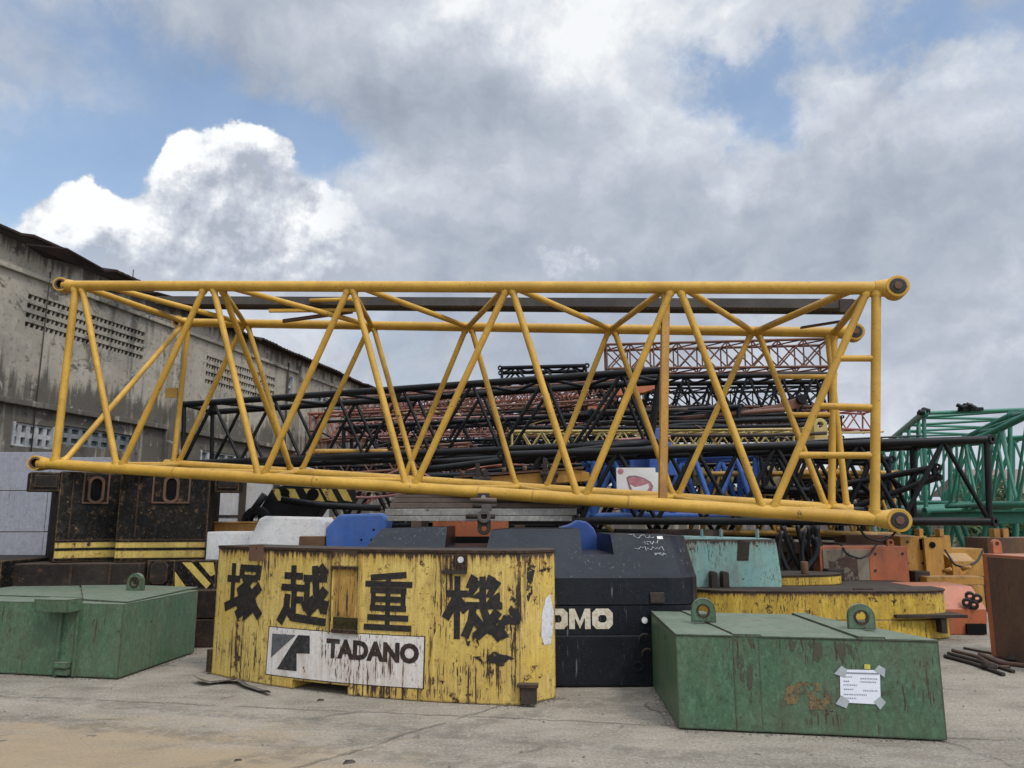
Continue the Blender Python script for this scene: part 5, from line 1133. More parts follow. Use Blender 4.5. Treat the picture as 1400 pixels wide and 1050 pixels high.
boom('thin mustard lattice boom over the khaki panels', quad((905, 612), (905, 640), 16.6, .8), quad((1180, 618), (1180, 645), 15.8, .8), 9, .032, .02, 'boom_mustard')
boom('slim black lattice boom low on the right beneath the mustard one', quad((1000, 676), (1000, 712), 16.0, .9), quad((1230, 680), (1230, 718), 15.0, .9), 7, .036, .024, 'boom_black')
boom('slim dark lattice boom low at the left beyond the striped hook block', quad((345, 640), (345, 668), 19.6, .9), quad((650, 636), (650, 664), 18.8, .9), 9, .036, .022, 'boom_dark_blue')
boom('slim rusty lattice boom behind the mustard girder', quad((560, 640), (560, 672), 18.0, .9), quad((860, 634), (860, 668), 17.2, .9), 9, .034, .022, 'boom_brown', 'x')
rb_ = random.Random(5)
for lab_, m_, x0_, y0_, x1_, y1_, Yd, hh_, nb_, pt_ in (
    ('black lattice boom in the thick of the pile rising behind the red ones', 'boom_black', 500, 580, 905, 545, 22.6, 34, 11, 'zig'), ('rust brown lattice boom rising just under the black head on top', 'boom_brown', 580, 548, 830, 512, 23.5, 26, 9, 'x'),
    ('dull red lattice boom tilted across the middle behind the black one', 'boom_red', 540, 568, 880, 548, 24.6, 26, 12, 'zig'), ('black lattice boom lying level over the pale one with rusty lacing', 'boom_black', 610, 612, 1000, 590, 20.3, 28, 11, 'zig'),
    ('dark blue grey lattice boom low behind the mustard girder clamps', 'boom_dark_blue', 545, 622, 880, 600, 17.9, 30, 9, 'zig'), ('black lattice boom directly below the slim brown one on top', 'boom_black', 820, 532, 1132, 528, 22.0, 26, 10, 'x'),
    ('rusty lattice boom between the upper black boom and the pale yellow one', 'boom_brown', 860, 556, 1120, 556, 21.4, 22, 9, 'zig'), ('black lattice boom right behind the blue lattice boom', 'boom_black', 790, 640, 1080, 634, 16.2, 38, 7, 'zig'),
    ('dull pink lattice boom peeping above the left end of the concrete wall top', 'boom_pink', 480, 540, 690, 526, 26.5, 22, 9, 'x'), ('dark boom crossing low behind the blue bracket tower', 'boom_dark_blue', 700, 652, 1010, 640, 16.8, 36, 8, 'zig'),
    ('rust brown lattice boom low at the left in front of the concrete wall', 'boom_brown', 405, 622, 640, 606, 18.8, 30, 7, 'zig')):
    boom(lab_, quad((x0_, y0_), (x0_ + 2, y0_ + hh_), Yd, .8, .1), quad((x1_, y1_), (x1_ + 1, y1_ + hh_), Yd - .9, .8, .1), nb_, .036, .02, m_, pt_, n=6)
# tapered black boom tip pointing right
def tip(label, px0, py0, Y0, px1, py1, Y1, s0, s1, r):
    a, c = W(px0, py0, Y0), W(px1, py1, Y1); h = lambda p, s: [p + V((0, 0, s)), p + V((0, 0, -s)), p + V((.1, s * 1.6, s)), p + V((.1, s * 1.6, -s))]
    return boom(label, h(a, s0), h(c, s1), 4, r, r * .6, 'boom_black')
tip('tapered black boom tip pointing up right behind the open black end', 1120, 690, 13.4, 1277, 646, 12.6, .26, .085, .048)

# green booms at the right edge
GA = [W(1219, 600, 22.0), W(1219, 694, 22.0), W(1308, 602, 22.3), W(1308, 690, 22.3)]
GB = [W(1263, 565, 15.0), W(1266, 699, 15.0), W(1425, 559, 15.4), W(1425, 694, 15.4)]
boom('large bright green lattice boom seen end on behind the black boom', GA, GB, 4, .066, .030, 'boom_green', group='green lattice booms', n=10)
GA = [W(1345, 597, 14.2), W(1345, 690, 14.2), W(1345, 597, 14.2) + V((.4, 1.8, 0)), W(1345, 690, 14.2) + V((.4, 1.8, 0))]
GB = [W(1445, 548, 12.2), W(1445, 690, 12.2), W(1445, 548, 12.2) + V((.4, 1.8, 0)), W(1445, 690, 12.2) + V((.4, 1.8, 0))]
boom('second green lattice boom entering from the right edge', GA, GB, 2, .06, .03, 'boom_green', group='green lattice booms', n=10)
boom('low green lattice boom lying under the large green one', quad((1220, 702), (1235, 790), 17.5, 1.2), quad((1440, 697), (1440, 775), 16.0, 1.2), 4, .085, .055, 'boom_green', group='green lattice booms', n=10)
boom('thin dark green lattice boom farthest back among the green ones', quad((1206, 612), (1206, 686), 25.0, 1.4, .4), quad((1420, 596), (1420, 690), 21.5, 1.4, .2), 7, .06, .034, 'boom_green', 'x', group='green lattice booms', n=8)
GP = thing('steel_beam', 'wide dark green steel girder along the foot of the green booms', 'steel beam', W(1340, 705, 16.2)); a = W(1262, 707, 16.4); c = W(1450, 706, 15.6)
b = MB(); b.hexa([a + V((0, 0, -.14)), c + V((0, 0, -.14)), c + V((0, .25, -.14)), a + V((0, .25, -.14))], [a + V((0, 0, .1)), c + V((0, 0, .1)), c + V((0, .25, .1)), a + V((0, .25, .1))]); b.build('web', 'boom_green', GP, .01)
b = MB(); b.hexa([a + V((0, -.1, .102)), c + V((0, -.1, .102)), c + V((0, .35, .102)), a + V((0, .35, .102))], [a + V((0, -.1, .14)), c + V((0, -.1, .14)), c + V((0, .35, .14)), a + V((0, .35, .14))]); b.build('flange', 'boom_green', GP)
# dark clutter lying on the green boom
def lump(label, px, py, Y, w, h, mat='boom_black'):
    p = W(px, py, Y); r = thing('steel_fitting', label, 'fitting', p, 'fittings on the green boom'); rn = random.Random(int(px)); 
    for k in range(7):
        x = p.x + rn.uniform(-w, w); b = MB(); b.tube((x - .05, p.y + rn.uniform(-.1, .1), p.z + rn.uniform(0, h)), (x + rn.uniform(-.02, .12), p.y + rn.uniform(-.15, .1), p.z + rn.uniform(0, h)), rn.uniform(.03, .065), 9); b.build('roller', mat, r, .008)
    MB().box(p.x - w, p.x + w, p.y - .07, p.y + .07, p.z - .03, p.z + .04).build('bracket', mat, r, .01)
lump('black roller fitting sitting on top of the large green boom', 1327, 560, 15.0, .22, .10)
lump('small dark clamp on the upper left corner of the green boom', 1262, 565, 15.0, .09, .07)
# loose chords and pipes through the pile
def pipe(label, a, c, r, mat, sag=0.0):
    a, c = W(*a), W(*c); pts = [a.lerp(c, k / 12) + V((0, 0, -sag * 4 * (k / 12) * (1 - k / 12))) for k in range(13)]
    b = MB(); b.path(pts, r, 10); return tag(b.build('steel_pipe', mat), label, 'pipe', 'loose pipes in the pile')
pipe('black pipe with a knob end running level below the nearest black boom', (578, 643, 13.4), (884, 605, 13.0), .06, 'boom_black')
pipe('long black pipe crossing behind the yellow boom toward the blue bracket', (590, 632, 13.9), (905, 612, 13.5), .055, 'boom_black')
pipe('thin sagging cable running left from the green boom corner', (960, 612, 13), (1262, 596, 13.4), .016, 'rubber_hose', -.02)
pipe('orange brown pipe lying low in front of the red booms', (430, 617, 15.6), (530, 617, 15.4), .05, 'boom_mustard')
pipe('long rusty bar lying across the top of the dark booms', (930, 572, 19.0), (1075, 560, 18.4), .06, 'boom_brown')
pipe('black pipe lying level under the yellow boom on the right', (1040, 690, 11.2), (1180, 698, 11.0), .05, 'boom_black')
pipe('brown bar across the foot of the orange boom head', (640, 559, 25.0), (905, 571, 24.5), .06, 'boom_brown')
pipe('mustard pipe running level at the right under the black chord', (1062, 724, 13.9), (1200, 733, 13.7), .05, 'boom_mustard')
rn = random.Random(21)
cols = ['boom_black', 'boom_brown', 'boom_pink', 'boom_dark_blue', 'boom_red', 'old_steel', 'boom_pale_yellow']
words = {'boom_black': 'black', 'boom_brown': 'rusty brown', 'boom_pink': 'faded pink', 'boom_dark_blue': 'dark blue grey', 'boom_red': 'dull red', 'old_steel': 'dark rusty', 'boom_pale_yellow': 'pale yellow'}
where = ['behind the red booms', 'under the nearest black boom', 'above the mustard girder', 'beside the blue bracket', 'behind the white sign', 'over the khaki plates', 'left of the pale yellow boom', 'in the middle of the pile', 'low behind the boards', 'near the striped hook block']
for k in range(120):
    m_ = cols[k % 7]; x = rn.uniform(400, 1050); y = rn.uniform(560, 700); L = rn.uniform(40, 190); sl_ = rn.choice((rn.uniform(-.10, .06), rn.uniform(-.10, .06), rn.uniform(.4, 1.3))); L = L if abs(sl_) < .3 else L * .35
    Y = rn.uniform(15.8, 24)
    o = pipe('%s scrap pipe lying at a slant in the tangled boom pile' % words[m_] if abs(sl_) > .3 else '%s scrap pipe lying nearly level in the tangled boom pile' % words[m_], (x, y, Y), (x + L, y + L * sl_, Y + rn.uniform(-.5, .5)), rn.choice((.014, .02, .028, .045)), m_, rn.choice((0, 0, .12, -.12, -.25)))
    o.name = 'scrap_pipe'; o['group'] = ('level ' if abs(sl_) <= .3 else 'slanting ') + words[m_] + ' scrap pipes'
for lab, a_, c_, r_, m_ in (('long black pipe lying level just under the brown tapered boom tip', (800, 578, 18.8), (1085, 572, 18.2), .06, 'boom_black'), ('second long black pipe below the brown tapered boom tip', (780, 572, 19.4), (1072, 566, 18.9), .05, 'boom_black'), ('dark pipe lying level over the pale yellow boom', (700, 584, 18.0), (1100, 581, 17.3), .045, 'boom_dark_blue'), ('dark rusty pipe across the pile above the khaki panels', (880, 594, 17.0), (1130, 592, 16.5), .04, 'old_steel'),
        ('thin pale pipe lying level right of the pierced end plate', (1095, 588, 17.2), (1208, 590, 17.0), .022, 'boom_pale_yellow'), ('thin red pipe just below the far right red boom', (1080, 600, 22), (1206, 598, 21.5), .03, 'boom_red'), ('thin dark pipe right of the pierced end plate', (1090, 596, 17.5), (1206, 601, 17.3), .026, 'boom_black')):
    pipe(lab, a_, c_, r_, m_, .04)
for lab, P_, r_ in (('thin black cable draped over the mustard machine cabinet', ((1292, 752, 13.1), (1305, 772, 12.8), (1318, 776, 12.7), (1336, 768, 12.8), (1344, 752, 13.2)), .018), ('thin black cable looping down over the orange plate', ((1150, 745, 12.8), (1158, 758, 12.5), (1176, 764, 12.45), (1190, 757, 12.5), (1198, 745, 12.8)), .018), ('thin black cable hanging from the black boom over the rusty yellow plate', ((1170, 716, 12.6), (1184, 735, 12.9), (1204, 741, 12.9), (1222, 731, 12.9), (1232, 714, 12.6)), .018)):
    Q = []
    P_ = [W(*p) for p in P_]
    for i_ in range(len(P_) - 1):
        for k_ in range(5): Q.append(P_[i_].lerp(P_[i_ + 1], k_ / 5))
    Q.append(P_[-1]); Q = [Q[0]] + [(Q[i_ - 1] + Q[i_] * 2 + Q[i_ + 1]) / 4 for i_ in range(1, len(Q) - 1)] + [Q[-1]]
    b = MB(); b.path(Q, r_, 7); tag(b.build('cable', 'rubber_hose'), lab, 'cable')
# hanging hoses in the dark gap on the right
for k in range(12):
    x = rn.uniform(1064, 1118); y0 = rn.uniform(716, 735); Y = rn.uniform(12.6, 13.6); x1 = x + rn.uniform(-25, 40); P = [W(x, y0, Y), W(x + rn.uniform(-12, 20), y0 + 28, Y), W((x + x1) / 2 + rn.uniform(-10, 10), 775, Y), W(x1, 800, Y)]
    Q = []
    for t in [i / 14 for i in range(15)]:
        u = 1 - t; Q.append(P[0] * u ** 3 + P[1] * 3 * u * u * t + P[2] * 3 * u * t * t + P[3] * t ** 3)
    b = MB(); b.path(Q, rn.choice((.03, .04, .05)), 8); tag(b.build('hose', 'rubber_hose'), 'black hose hanging in the dark gap beside the teal counterweight', 'hose', 'hoses hanging beside the teal counterweight')

# mustard girder with clamps, seen above the lower yellow chord
MG = thing('steel_beam', 'rusty mustard girder with two clamps lying behind the lower yellow chord', 'steel beam', W(710, 655, 12.6))
a, c = W(613, 669, 12.6), W(806, 655, 12.2); ht = W(700, 648, 12.4).z - W(700, 661, 12.4).z
b = MB(); b.prism([(0, -.02), (1, -.03), (1, .10), (.9, ht + .02), (.1, ht), (0, .10)], lambda t, h: a.lerp(c, t) + V((0, .35, h)), lambda t, h: a.lerp(c, t) + V((0, 0, h))); b.build('web', 'mustard_paint', MG, .01)
b = MB(); b.prism([(.04, ht + .022), (.96, ht + .022), (.96, ht + .05), (.04, ht + .05)], lambda t, h: a.lerp(c, t) + V((0, .4, h)), lambda t, h: a.lerp(c, t) + V((0, -.04, h))); b.build('flange', 'rust_plate', MG)
for t in (.24, .72):
    p = a.lerp(c, t); b = MB(); b.box(p.x - .10, p.x - .03, p.y - .09, p.y, p.z - .05, p.z + ht + .22); b.box(p.x + .03, p.x + .10, p.y - .09, p.y, p.z - .05, p.z + ht + .12); b.tube((p.x - .14, p.y - .05, p.z + .12), (p.x + .14, p.y - .05, p.z + .12), .05, 10); b.build('clamp', 'old_steel', MG, .008)
for k in range(6):
    p = a.lerp(c, .1 + .15 * k); MB().tube(p + V((0, .1, ht + .05)), p + V((0, .1, ht + .14)), .035, 8).build('stud', 'rust_plate', MG)
# white sign with red swirl
SG = thing('sign_board', 'white sign board with a red and grey swirl behind the yellow boom', 'sign', W(874, 660, 12.0))
Ys = 11.9; a, c = W(843.5, 678, Ys), W(896, 639.5, Ys); MB().box(a.x, c.x, Ys, Ys + .03, a.z, c.z).build('board', 'sign_white', SG, .003)
a2, c2 = W(896.6, 676, Ys), W(905, 646, Ys); MB().box(a2.x, c2.x, Ys + .004, Ys + .03, a2.z, c2.z).build('board', 'sign_white', SG, .003)
sg = lambda o: (lambda a, z: V((a, Ys - o, z))); sp_ = lambda x, y: inv(sg(0), x, y, 1.9, 2.2)
cx_, cz_ = sp_(848.5, 644.5); decal([[(cx_ + .045 * math.cos(t), cz_ + .045 * math.sin(t)) for t in [k * PI / 8 for k in range(16)]]], sg(.003), 'ball_mark', 'logo_pink', SG)
outer = [sp_(*p) for p in ((856, 653), (860, 650.5), (868, 650), (880, 653), (890, 659), (893, 665), (891, 671), (886, 675), (868, 676), (861, 670))]
decal([outer], sg(.003), 'swirl_mark', 'logo_grey', SG)
inner = [sp_(*p) for p in ((858, 654), (866, 651.5), (880, 655), (889, 661), (890.5, 667), (887, 672), (884, 674), (868, 674), (862, 668))]
decal([inner], sg(.005), 'swirl_mark', 'logo_pink', SG)
inner = [sp_(*p) for p in ((861, 662), (868, 666), (878, 664), (886, 661), (887.5, 666), (884, 672), (870, 673.5), (864, 669))]
decal([inner], sg(.007), 'swirl_mark', 'sign_white', SG)
# blue bracket, khaki plates, orange boom head, pale yellow end plate
BB = thing('steel_bracket', 'blue steel bracket tower behind the white sign', 'bracket', W(890, 690, 14.2)); Yq = 14.2
pbox(BB, 'upright', 'blue_paint', 890, 585, 905, 700, Yq, .3); pbox(BB, 'plate', 'blue_paint', 862, 622, 925, 650, Yq + .31, .1); pbox(BB, 'plate', 'blue_paint', 905.5, 604, 917, 650, Yq, .25)
KH = thing('old_machine', 'khaki machine panels with bolts behind the right half of the boom', 'machine', W(1000, 690, 15.8)); Yq = 15.8
pbox(KH, 'panel', 'khaki_paint', 952, 624, 1002, 664, Yq, .3); pbox(KH, 'panel', 'khaki_paint', 1008, 628, 1060, 650, Yq + .1, .3); pbox(KH, 'panel', 'khaki_paint', 1030, 651, 1075, 678, Yq - .2, .4); pbox(KH, 'panel', 'khaki_paint', 962, 666, 1020, 690, Yq + .05, .4)
for px, py in ((985, 655), (993, 653)): p = W(px, py, Yq - .01); MB().tube(p, p + V((0, .06, 0)), .05, 12).build('hole', 'dark_hole', KH)
PE = thing('steel_bracket', 'pale yellow pierced end plate near the top right of the pile', 'bracket', W(1115, 605, 16.9)); Yq = 16.9
b = MB(); p = W(1122, 606, Yq); t_ = W(1122, 572, Yq); b.lug((p.x, Yq, p.z), (0, 1, 0), (0, 0, 1), .15, .07, t_.z - p.z, .12); b.build('plate', 'boom_pale_yellow', PE, .01); pbox(PE, 'web', 'boom_pale_yellow', 1098, 584, 1113, 606, Yq + .2, .3)
OH = thing('boom_head', 'orange red steel boom head wedge high in the middle of the pile', 'boom head', W(870, 540, 20.2)); Yq = 20.2
q = [W(x, y, Yq) for x, y in ((840, 533), (900, 518), (903, 529), (880, 537), (842, 541))]; MB().elev([(p.x, p.z) for p in q[::-1]], Yq, Yq + .5).build('wedge', 'orange_paint', OH, .015)
O5 = thing('boom_head', 'rusty orange steel trough lying left of the orange wedge', 'boom head', W(815, 560, 21)); Yq = 21
q = [W(x, y, Yq) for x, y in ((798, 552), (832, 554), (826, 564), (806, 565))]; MB().elev([(p.x, p.z) for p in q[::-1]], Yq, Yq + .5).build('trough', 'orange_paint', O5, .02)
RB_ = thing('boom_head', 'long rust brown tapered boom tip under the upper black boom', 'boom head', W(1050, 560, 19)); Yq = 19.2
q = [W(x, y, Yq) for x, y in ((995, 566), (1060, 553), (1092, 543), (1104, 548), (1096, 556), (1060, 566), (1000, 571))]; MB().elev([(p.x, p.z) for p in q[::-1]], Yq, Yq + .4).build('body', 'boom_brown', RB_, .03)
p = W(1095, 546, Yq); MB().tube((p.x, Yq - .1, p.z), (p.x, Yq + .5, p.z), .13, 16).build('sheave', 'boom_black', RB_, .02)
# striped black crane hook block behind the white plate
HB = thing('hook_block', 'black crane block with yellow slanting stripes above the white plate', 'hook block', W(410, 700, 13.2)); Yq = 13.2
q = [W(x, y, Yq) for x, y in ((352, 700), (372, 667), (392, 662), (478, 664), (480, 690), (440, 694), (428, 712), (352, 716))]; MB().elev([(p.x, p.z) for p in q[::-1]], Yq, Yq + .5).build('body', 'boom_black', HB, .025)
hm = lambda a, z: V((a, Yq - .006, z)); hp = lambda x, y: inv(hm, x, y, -3.5, 2)
for x0, x1 in ((372, 382), (391, 404), (416, 436), (440, 454), (462, 474)):
    decal([[hp(x0 + 8, 684), hp(x1 + 8, 686), hp(x1 - 1, 668.5), hp(x0 - 1, 668)]], hm, 'stripe', 'stripe_yellow', HB)
b = MB(); b.path([W(*p, Yq - .15) for p in ((362, 676), (352, 690), (340, 706), (336, 714))], .06, 10); b.build('arm', 'boom_black', HB)
b = MB(); b.path([W(*p, Yq - .25) for p in ((385, 683), (440, 691), (520, 695))], .055, 10); b.build('rod', 'boom_black', HB)
b = MB(); p = W(352, 712, Yq - .1); b.ring(p, (0, 1, 0), .10, .24, .2, 22); b.build('sheave', 'boom_black', HB, .02)
p = W(390, 674, Yq); MB().tube((p.x, Yq - .02, p.z), (p.x, Yq + .05, p.z), .075, 18).build('bore', 'dark_hole', HB)
p = W(428, 676, Yq); MB().tube((p.x, Yq - .02, p.z), (p.x, Yq + .05, p.z), .1, 18).build('bore', 'dark_hole', HB)
MB().box(W(345, 716, Yq + .1).x, W(490, 716, Yq + .1).x, Yq + .05, Yq + .45, 0, W(400, 712, Yq).z).build('stand', 'old_steel', HB)
# what the pile stands on: stacked dark counterweight slabs and cribbing under the booms
for k, (px0, px1, Y, h) in enumerate(((260, 330, 16.8, 2.4), (560, 640, 16.0, 1.9), (900, 985, 14.9, 1.35), (700, 790, 15.2, 1.8), (1095, 1160, 13.6, 1.2))):
    r = thing('crib_stack', ['stack of dark timber bearers under the left end of the black boom', 'stack of dark timber bearers behind the boards', 'low stack of timber bearers behind the teal counterweight', 'stack of timber bearers behind the mustard girder', 'low timber bearers behind the orange counterweight'][k], 'timber stack', (W(px0, 700, Y).x, Y, 0), 'timber stacks under the booms')
    x0_, x1_ = W(px0, 700, Y).x, W(px1, 700, Y).x; z = .004; j = 0
    while z < h:
        b = MB()
        if j % 2 == 0: [b.box(x0_, x1_, Y + dy, Y + dy + .2, z, z + .195) for dy in (0, .6, 1.2)]
        else: [b.box(x, x + .2, Y - .1, Y + 1.5, z, z + .195) for x in (x0_ + .05, x1_ - .25)]
        b.build('bearer_layer', 'timber_dark', r); z += .2; j += 1

# ================================================================== CAMERA, SUN, SKY
cam = bpy.data.cameras.new('camera'); co = bpy.data.objects.new('camera', cam); COL.objects.link(co)
co.location = EYE; co.rotation_euler = (PI / 2 + PITCH, 0, 0); cam.sensor_width = 36; cam.lens = 36 * FPX / 1400; cam.clip_end = 3000; cam.clip_start = .05
S.camera = co
SUN_EL, SUN_AZ = math.radians(52), math.radians(140)      # azimuth clockwise from +Y (north): behind the camera to the right
sd = V((math.sin(SUN_AZ) * math.cos(SUN_EL), math.cos(SUN_AZ) * math.cos(SUN_EL), math.sin(SUN_EL)))
sun = bpy.data.lights.new('sun', 'SUN'); sun.energy = 1.5; sun.angle = math.radians(10); sun.color = (1, .935, .85)
so = bpy.data.objects.new('sun', sun); COL.objects.link(so); so.rotation_euler = (-sd).to_track_quat('-Z', 'Y').to_euler(); so.location = (0, 0, 30)

world = bpy.data.worlds.new('World'); S.world = world; world.cycles.sampling_method = 'MANUAL'; world.cycles.sample_map_resolution = 512; world.use_nodes = True; t = NT(world.node_tree)
tc = t.n('ShaderNodeTexCoord').outputs['Generated']
sx, sy, sz = t.n('ShaderNodeSeparateXYZ', {0: tc}).outputs
az = t.m('ARCTAN2', sx, sy); el = t.m('ARCSINE', sz)
def duv(px, py):
    d = ray(px, py).normalized(); return math.atan2(d.x, d.y), math.asin(d.z)
def gauss(u, v, px, py, rx, ry, p=1.0):
    u0, v0 = duv(px, py); du = t.m('MULTIPLY', t.m('SUBTRACT', u, u0), FPX / rx); dv = t.m('MULTIPLY', t.m('SUBTRACT', v, v0), FPX / ry)
    q = t.m('ADD', t.m('MULTIPLY', du, du), t.m('MULTIPLY', dv, dv)); return t.m('MULTIPLY', t.m('EXPONENT', t.m('MULTIPLY', q, -1)), p)
def addall(xs):
    r = xs[0]
    for x in xs[1:]: r = t.m('ADD', r, x)
    return r
# wobble the lookup so that edges billow
def warp(scale, detail, rough, ax, ay):
    c_ = t.n('ShaderNodeTexNoise', {'Vector': tc, 'Scale': scale, 'Detail': detail, 'Roughness': rough}).outputs[1]
    x_, y_, _ = t.n('ShaderNodeSeparateXYZ', {0: c_}).outputs
    return t.m('ADD', az, t.m('MULTIPLY', t.m('SUBTRACT', x_, .5), ax)), t.m('ADD', el, t.m('MULTIPLY', t.m('SUBTRACT', y_, .5), ay))
u, v = warp(6.0, 10.0, .64, .30, .24)
flat = t.vm('MULTIPLY', tc, (1.0, 1.0, 1.35))
warped = t.vm('ADD', flat, t.vm('SCALE', t.vm('SUBTRACT', t.n('ShaderNodeTexNoise', {'Vector': tc, 'Scale': 4.0, 'Detail': 6.0, 'Roughness': .6}).outputs[1], (.5, .5, .5))))
warped.node.inputs[1].links[0].from_node.inputs['Scale'].default_value = .22
f1 = t.noise(warped, 2.6, 10, .56); f2 = t.noise(warped, 7.5, 9, .6); f3 = t.noise(tc, 20, 7, .66, .1)
def relief(vec, scale, detail, rough, off):
    return t.m('SUBTRACT', t.noise(vec, scale, detail, rough), t.noise(t.vm('ADD', vec, off), scale, detail, rough))
rel = t.m('ADD', t.m('MULTIPLY', relief(warped, 3.0, 9, .52, (-.04, 0, .075)), 1.9), t.m('MULTIPLY', relief(warped, 8.5, 8, .55, (-.014, 0, .026)), 1.2))
# cover: broken overcast with blue openings
open_ = addall([gauss(u, v, 140, 210, 210, 70, .78), gauss(u, v, 440, 195, 110, 50, .68), gauss(u, v, 40, 285, 90, 45, .4), gauss(u, v, 1000, 95, 95, 36, .55), gauss(u, v, 1035, 165, 50, 50, .6), gauss(u, v, 1250, 40, 80, 30, .5), gauss(u, v, 1395, 20, 50, 30, .3), gauss(u, v, 60, 25, 200, 45, .34), gauss(u, v, 300, 140, 160, 40, .35), gauss(u, v, 620, 10, 60, 30, .2), gauss(u, v, 500, 440, 90, 50, .2), gauss(u, v, 1100, 55, 50, 26, .36)])
cov = t.m('SUBTRACT', t.m('ADD', .78, t.m('ADD', t.m('MULTIPLY', t.m('SUBTRACT', f1, .5), .8), t.m('ADD', t.m('MULTIPLY', t.m('SUBTRACT', f2, .5), .55), t.m('MULTIPLY', t.m('SUBTRACT', f3, .5), .3)))), open_)
cover = t.step(cov, .16, .74)
# tone of the overcast: dark bellies and bright rims
dark = addall([gauss(u, v, 640, 175, 220, 60, .40), gauss(u, v, 300, 95, 330, 50, .18), gauss(u, v, 1150, 330, 260, 110, .26), gauss(u, v, 760, 300, 200, 90, .22), gauss(u, v, 600, 420, 300, 70, .14), gauss(u, v, 1300, 470, 200, 90, .22), gauss(u, v, 1330, 230, 150, 70, .14), gauss(u, v, 560, 130, 160, 40, .2)])
lite = addall([gauss(u, v, 880, 20, 190, 45, .5), gauss(u, v, 1180, 130, 130, 60, .42), gauss(u, v, 940, 150, 90, 60, .2), gauss(u, v, 830, 110, 120, 60, .34), gauss(u, v, 1030, 280, 50, 45, .5), gauss(u, v, 776, 358, 12, 20, .45), gauss(u, v, 1390, 100, 90, 60, .35), gauss(u, v, 1375, 410, 70, 60, .35), gauss(u, v, 1250, 590, 260, 60, .26), gauss(u, v, 120, 400, 260, 70, .3), gauss(u, v, 560, 270, 90, 60, .24), gauss(u, v, 700, 30, 200, 45, .28)])
tone = t.m('ADD', t.m('SUBTRACT', lite, dark), t.m('ADD', t.m('ADD', t.m('MULTIPLY', t.m('SUBTRACT', f1, .5), .9), rel), t.m('ADD', t.m('MULTIPLY', t.m('SUBTRACT', f2, .5), .6), t.m('MULTIPLY', t.m('SUBTRACT', f3, .5), .35))))
cr = t.n('ShaderNodeValToRGB', {0: t.m('ADD', t.m('MULTIPLY', tone, .60), .53)})
e = cr.color_ramp.elements; e[0].position = .0; e[0].color = (.30, .33, .39, 1); e[1].position = 1.0; e[1].color = (.93, .92, .90, 1)
for p_, c_ in ((.27, (.40, .435, .50)), (.5, (.50, .53, .585)), (.75, (.66, .68, .72))): x = e.new(p_); x.color = (*c_, 1)
ccol = cr.outputs[0]
# tall cumulus on the left
n5 = t.n('ShaderNodeTexVoronoi', {'Vector': t.vm('ADD', tc, t.vm('SCALE', t.vm('SUBTRACT', t.n('ShaderNodeTexNoise', {'Vector': tc, 'Scale': 18.0, 'Detail': 6.0}).outputs[1], (.5, .5, .5)))), 'Scale': 30.0}, feature='SMOOTH_F1')
n5.inputs['Vector'].links[0].from_node.inputs[1].links[0].from_node.inputs['Scale'].default_value = .05
n5 = n5.outputs[0]
u2, v2 = warp(12.0, 10.0, .60, .10, .10)
CB = [(295, 235, 66, 46, .95), (395, 215, 24, 32, .8), (345, 195, 36, 22, .8), (240, 218, 28, 30, .7), (120, 290, 46, 28, .95), (185, 335, 90, 40, .9), (310, 300, 110, 50, .95), (455, 285, 46, 46, .95), (470, 345, 100, 55, .95), (290, 385, 300, 60, 1.0), (120, 330, 70, 40, .8)]
cfield = lambda du, dv: addall([gauss(t.m('ADD', u2, du), t.m('ADD', v2, dv), *c_) for c_ in CB])
cum = cfield(0.0, 0.0); cum_up = cfield(-.014, .030)
vor = t.m('SUBTRACT', .35, n5)
cumf = t.m('ADD', cum, t.m('MULTIPLY', vor, .5))
cmask = t.step(cumf, .38, .68)
top = t.m('SUBTRACT', cum, cum_up)
rel2 = t.m('ADD', t.m('MULTIPLY', relief(tc, 11, 9, .58, (-.010, 0, .022)), 2.1), t.m('MULTIPLY', relief(tc, 30, 7, .6, (-.004, 0, .008)), 1.5))
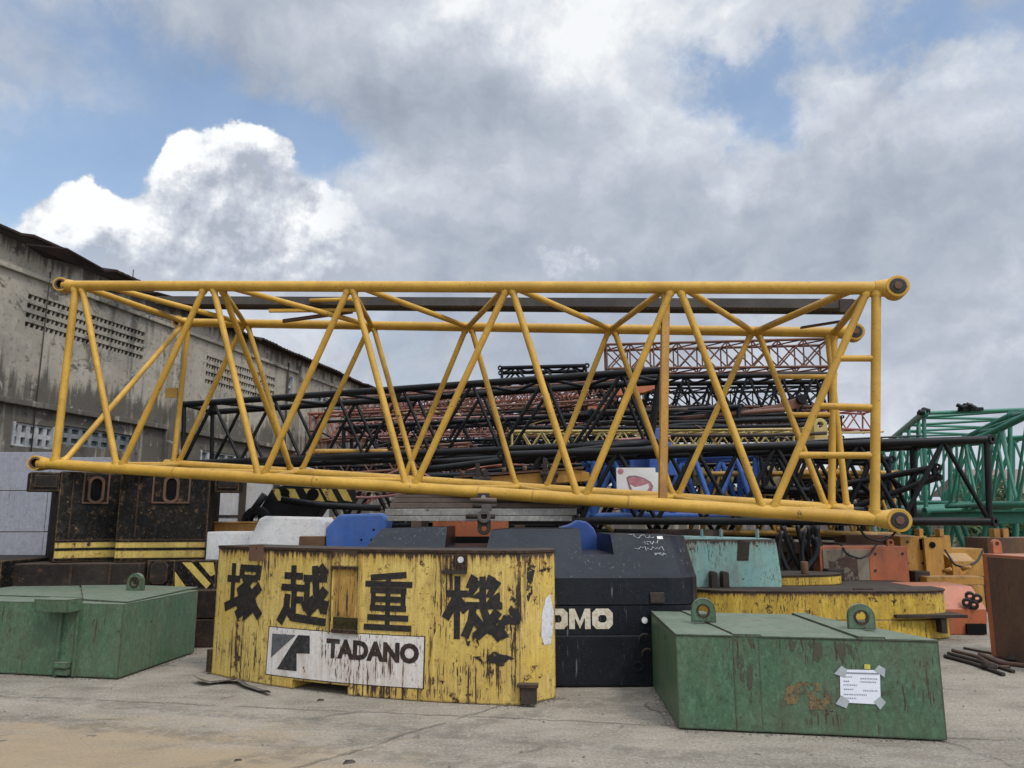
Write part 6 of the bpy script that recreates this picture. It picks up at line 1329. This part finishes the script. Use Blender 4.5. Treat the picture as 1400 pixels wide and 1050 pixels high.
shade = addall([gauss(u2, v2, 285, 280, 85, 45, .55), gauss(u2, v2, 355, 262, 60, 26, .4), gauss(u2, v2, 330, 350, 260, 40, .35), gauss(u2, v2, 190, 335, 80, 30, .25)])
cv = t.m('ADD', t.m('SUBTRACT', t.m('ADD', .50, t.m('MULTIPLY', top, .74)), t.m('MULTIPLY', shade, .45)), t.m('ADD', rel2, t.m('MULTIPLY', vor, .35)))
cr2 = t.n('ShaderNodeValToRGB', {0: cv}); e = cr2.color_ramp.elements; e[0].position = .05; e[0].color = (.44, .47, .53, 1); e[1].position = .88; e[1].color = (1.0, .985, .96, 1)
x = e.new(.45); x.color = (.63, .65, .69, 1)
soft = t.m('MULTIPLY', t.step(el, *(duv(300, 450)[1], duv(300, 345)[1])), t.m('SUBTRACT', 1.0, t.m('MULTIPLY', t.step(az, duv(420, 300)[0], duv(540, 300)[0]), .8)))
cumfade = t.m('MULTIPLY', cmask, soft)
ccol = t.mix(cumfade, ccol, cr2.outputs[0])
cover = t.m('MAXIMUM', t.m('ADD', .18, t.m('MULTIPLY', cover, .82)), cumfade)
# added brightness in unseen cloud overhead and toward the sun, for more top light
glow = t.m('ADD', 1.0, t.m('ADD', t.m('MULTIPLY', t.step(sz, .58, .95), 1.5), t.m('MULTIPLY', t.step(t.vm('DOT_PRODUCT', tc, tuple(sd)), .3, 1.0), 1.9)))
sky = t.n('ShaderNodeTexSky'); sky.sky_type = 'NISHITA'; sky.sun_disc = False; sky.sun_elevation = SUN_EL; sky.sun_rotation = SUN_AZ; sky.air_density = 1.3; sky.dust_density = 1.0; sky.ozone_density = 1.5
b1 = t.n('ShaderNodeBackground', {'Color': sky.outputs[0], 'Strength': .15}); b2 = t.n('ShaderNodeBackground', {'Color': t.mix(1.0, ccol, (.865, .895, .935), 'MULTIPLY'), 'Strength': glow})
t.n('ShaderNodeOutputWorld', {'Surface': t.n('ShaderNodeMixShader', {0: cover, 1: b1.outputs[0], 2: b2.outputs[0]}).outputs[0]})
S.view_settings.view_transform = 'Standard'; S.view_settings.look = 'None'; S.view_settings.exposure = 0.20; S.view_settings.gamma = 1.0
S.cycles.max_bounces = 6; S.cycles.transparent_max_bounces = 12
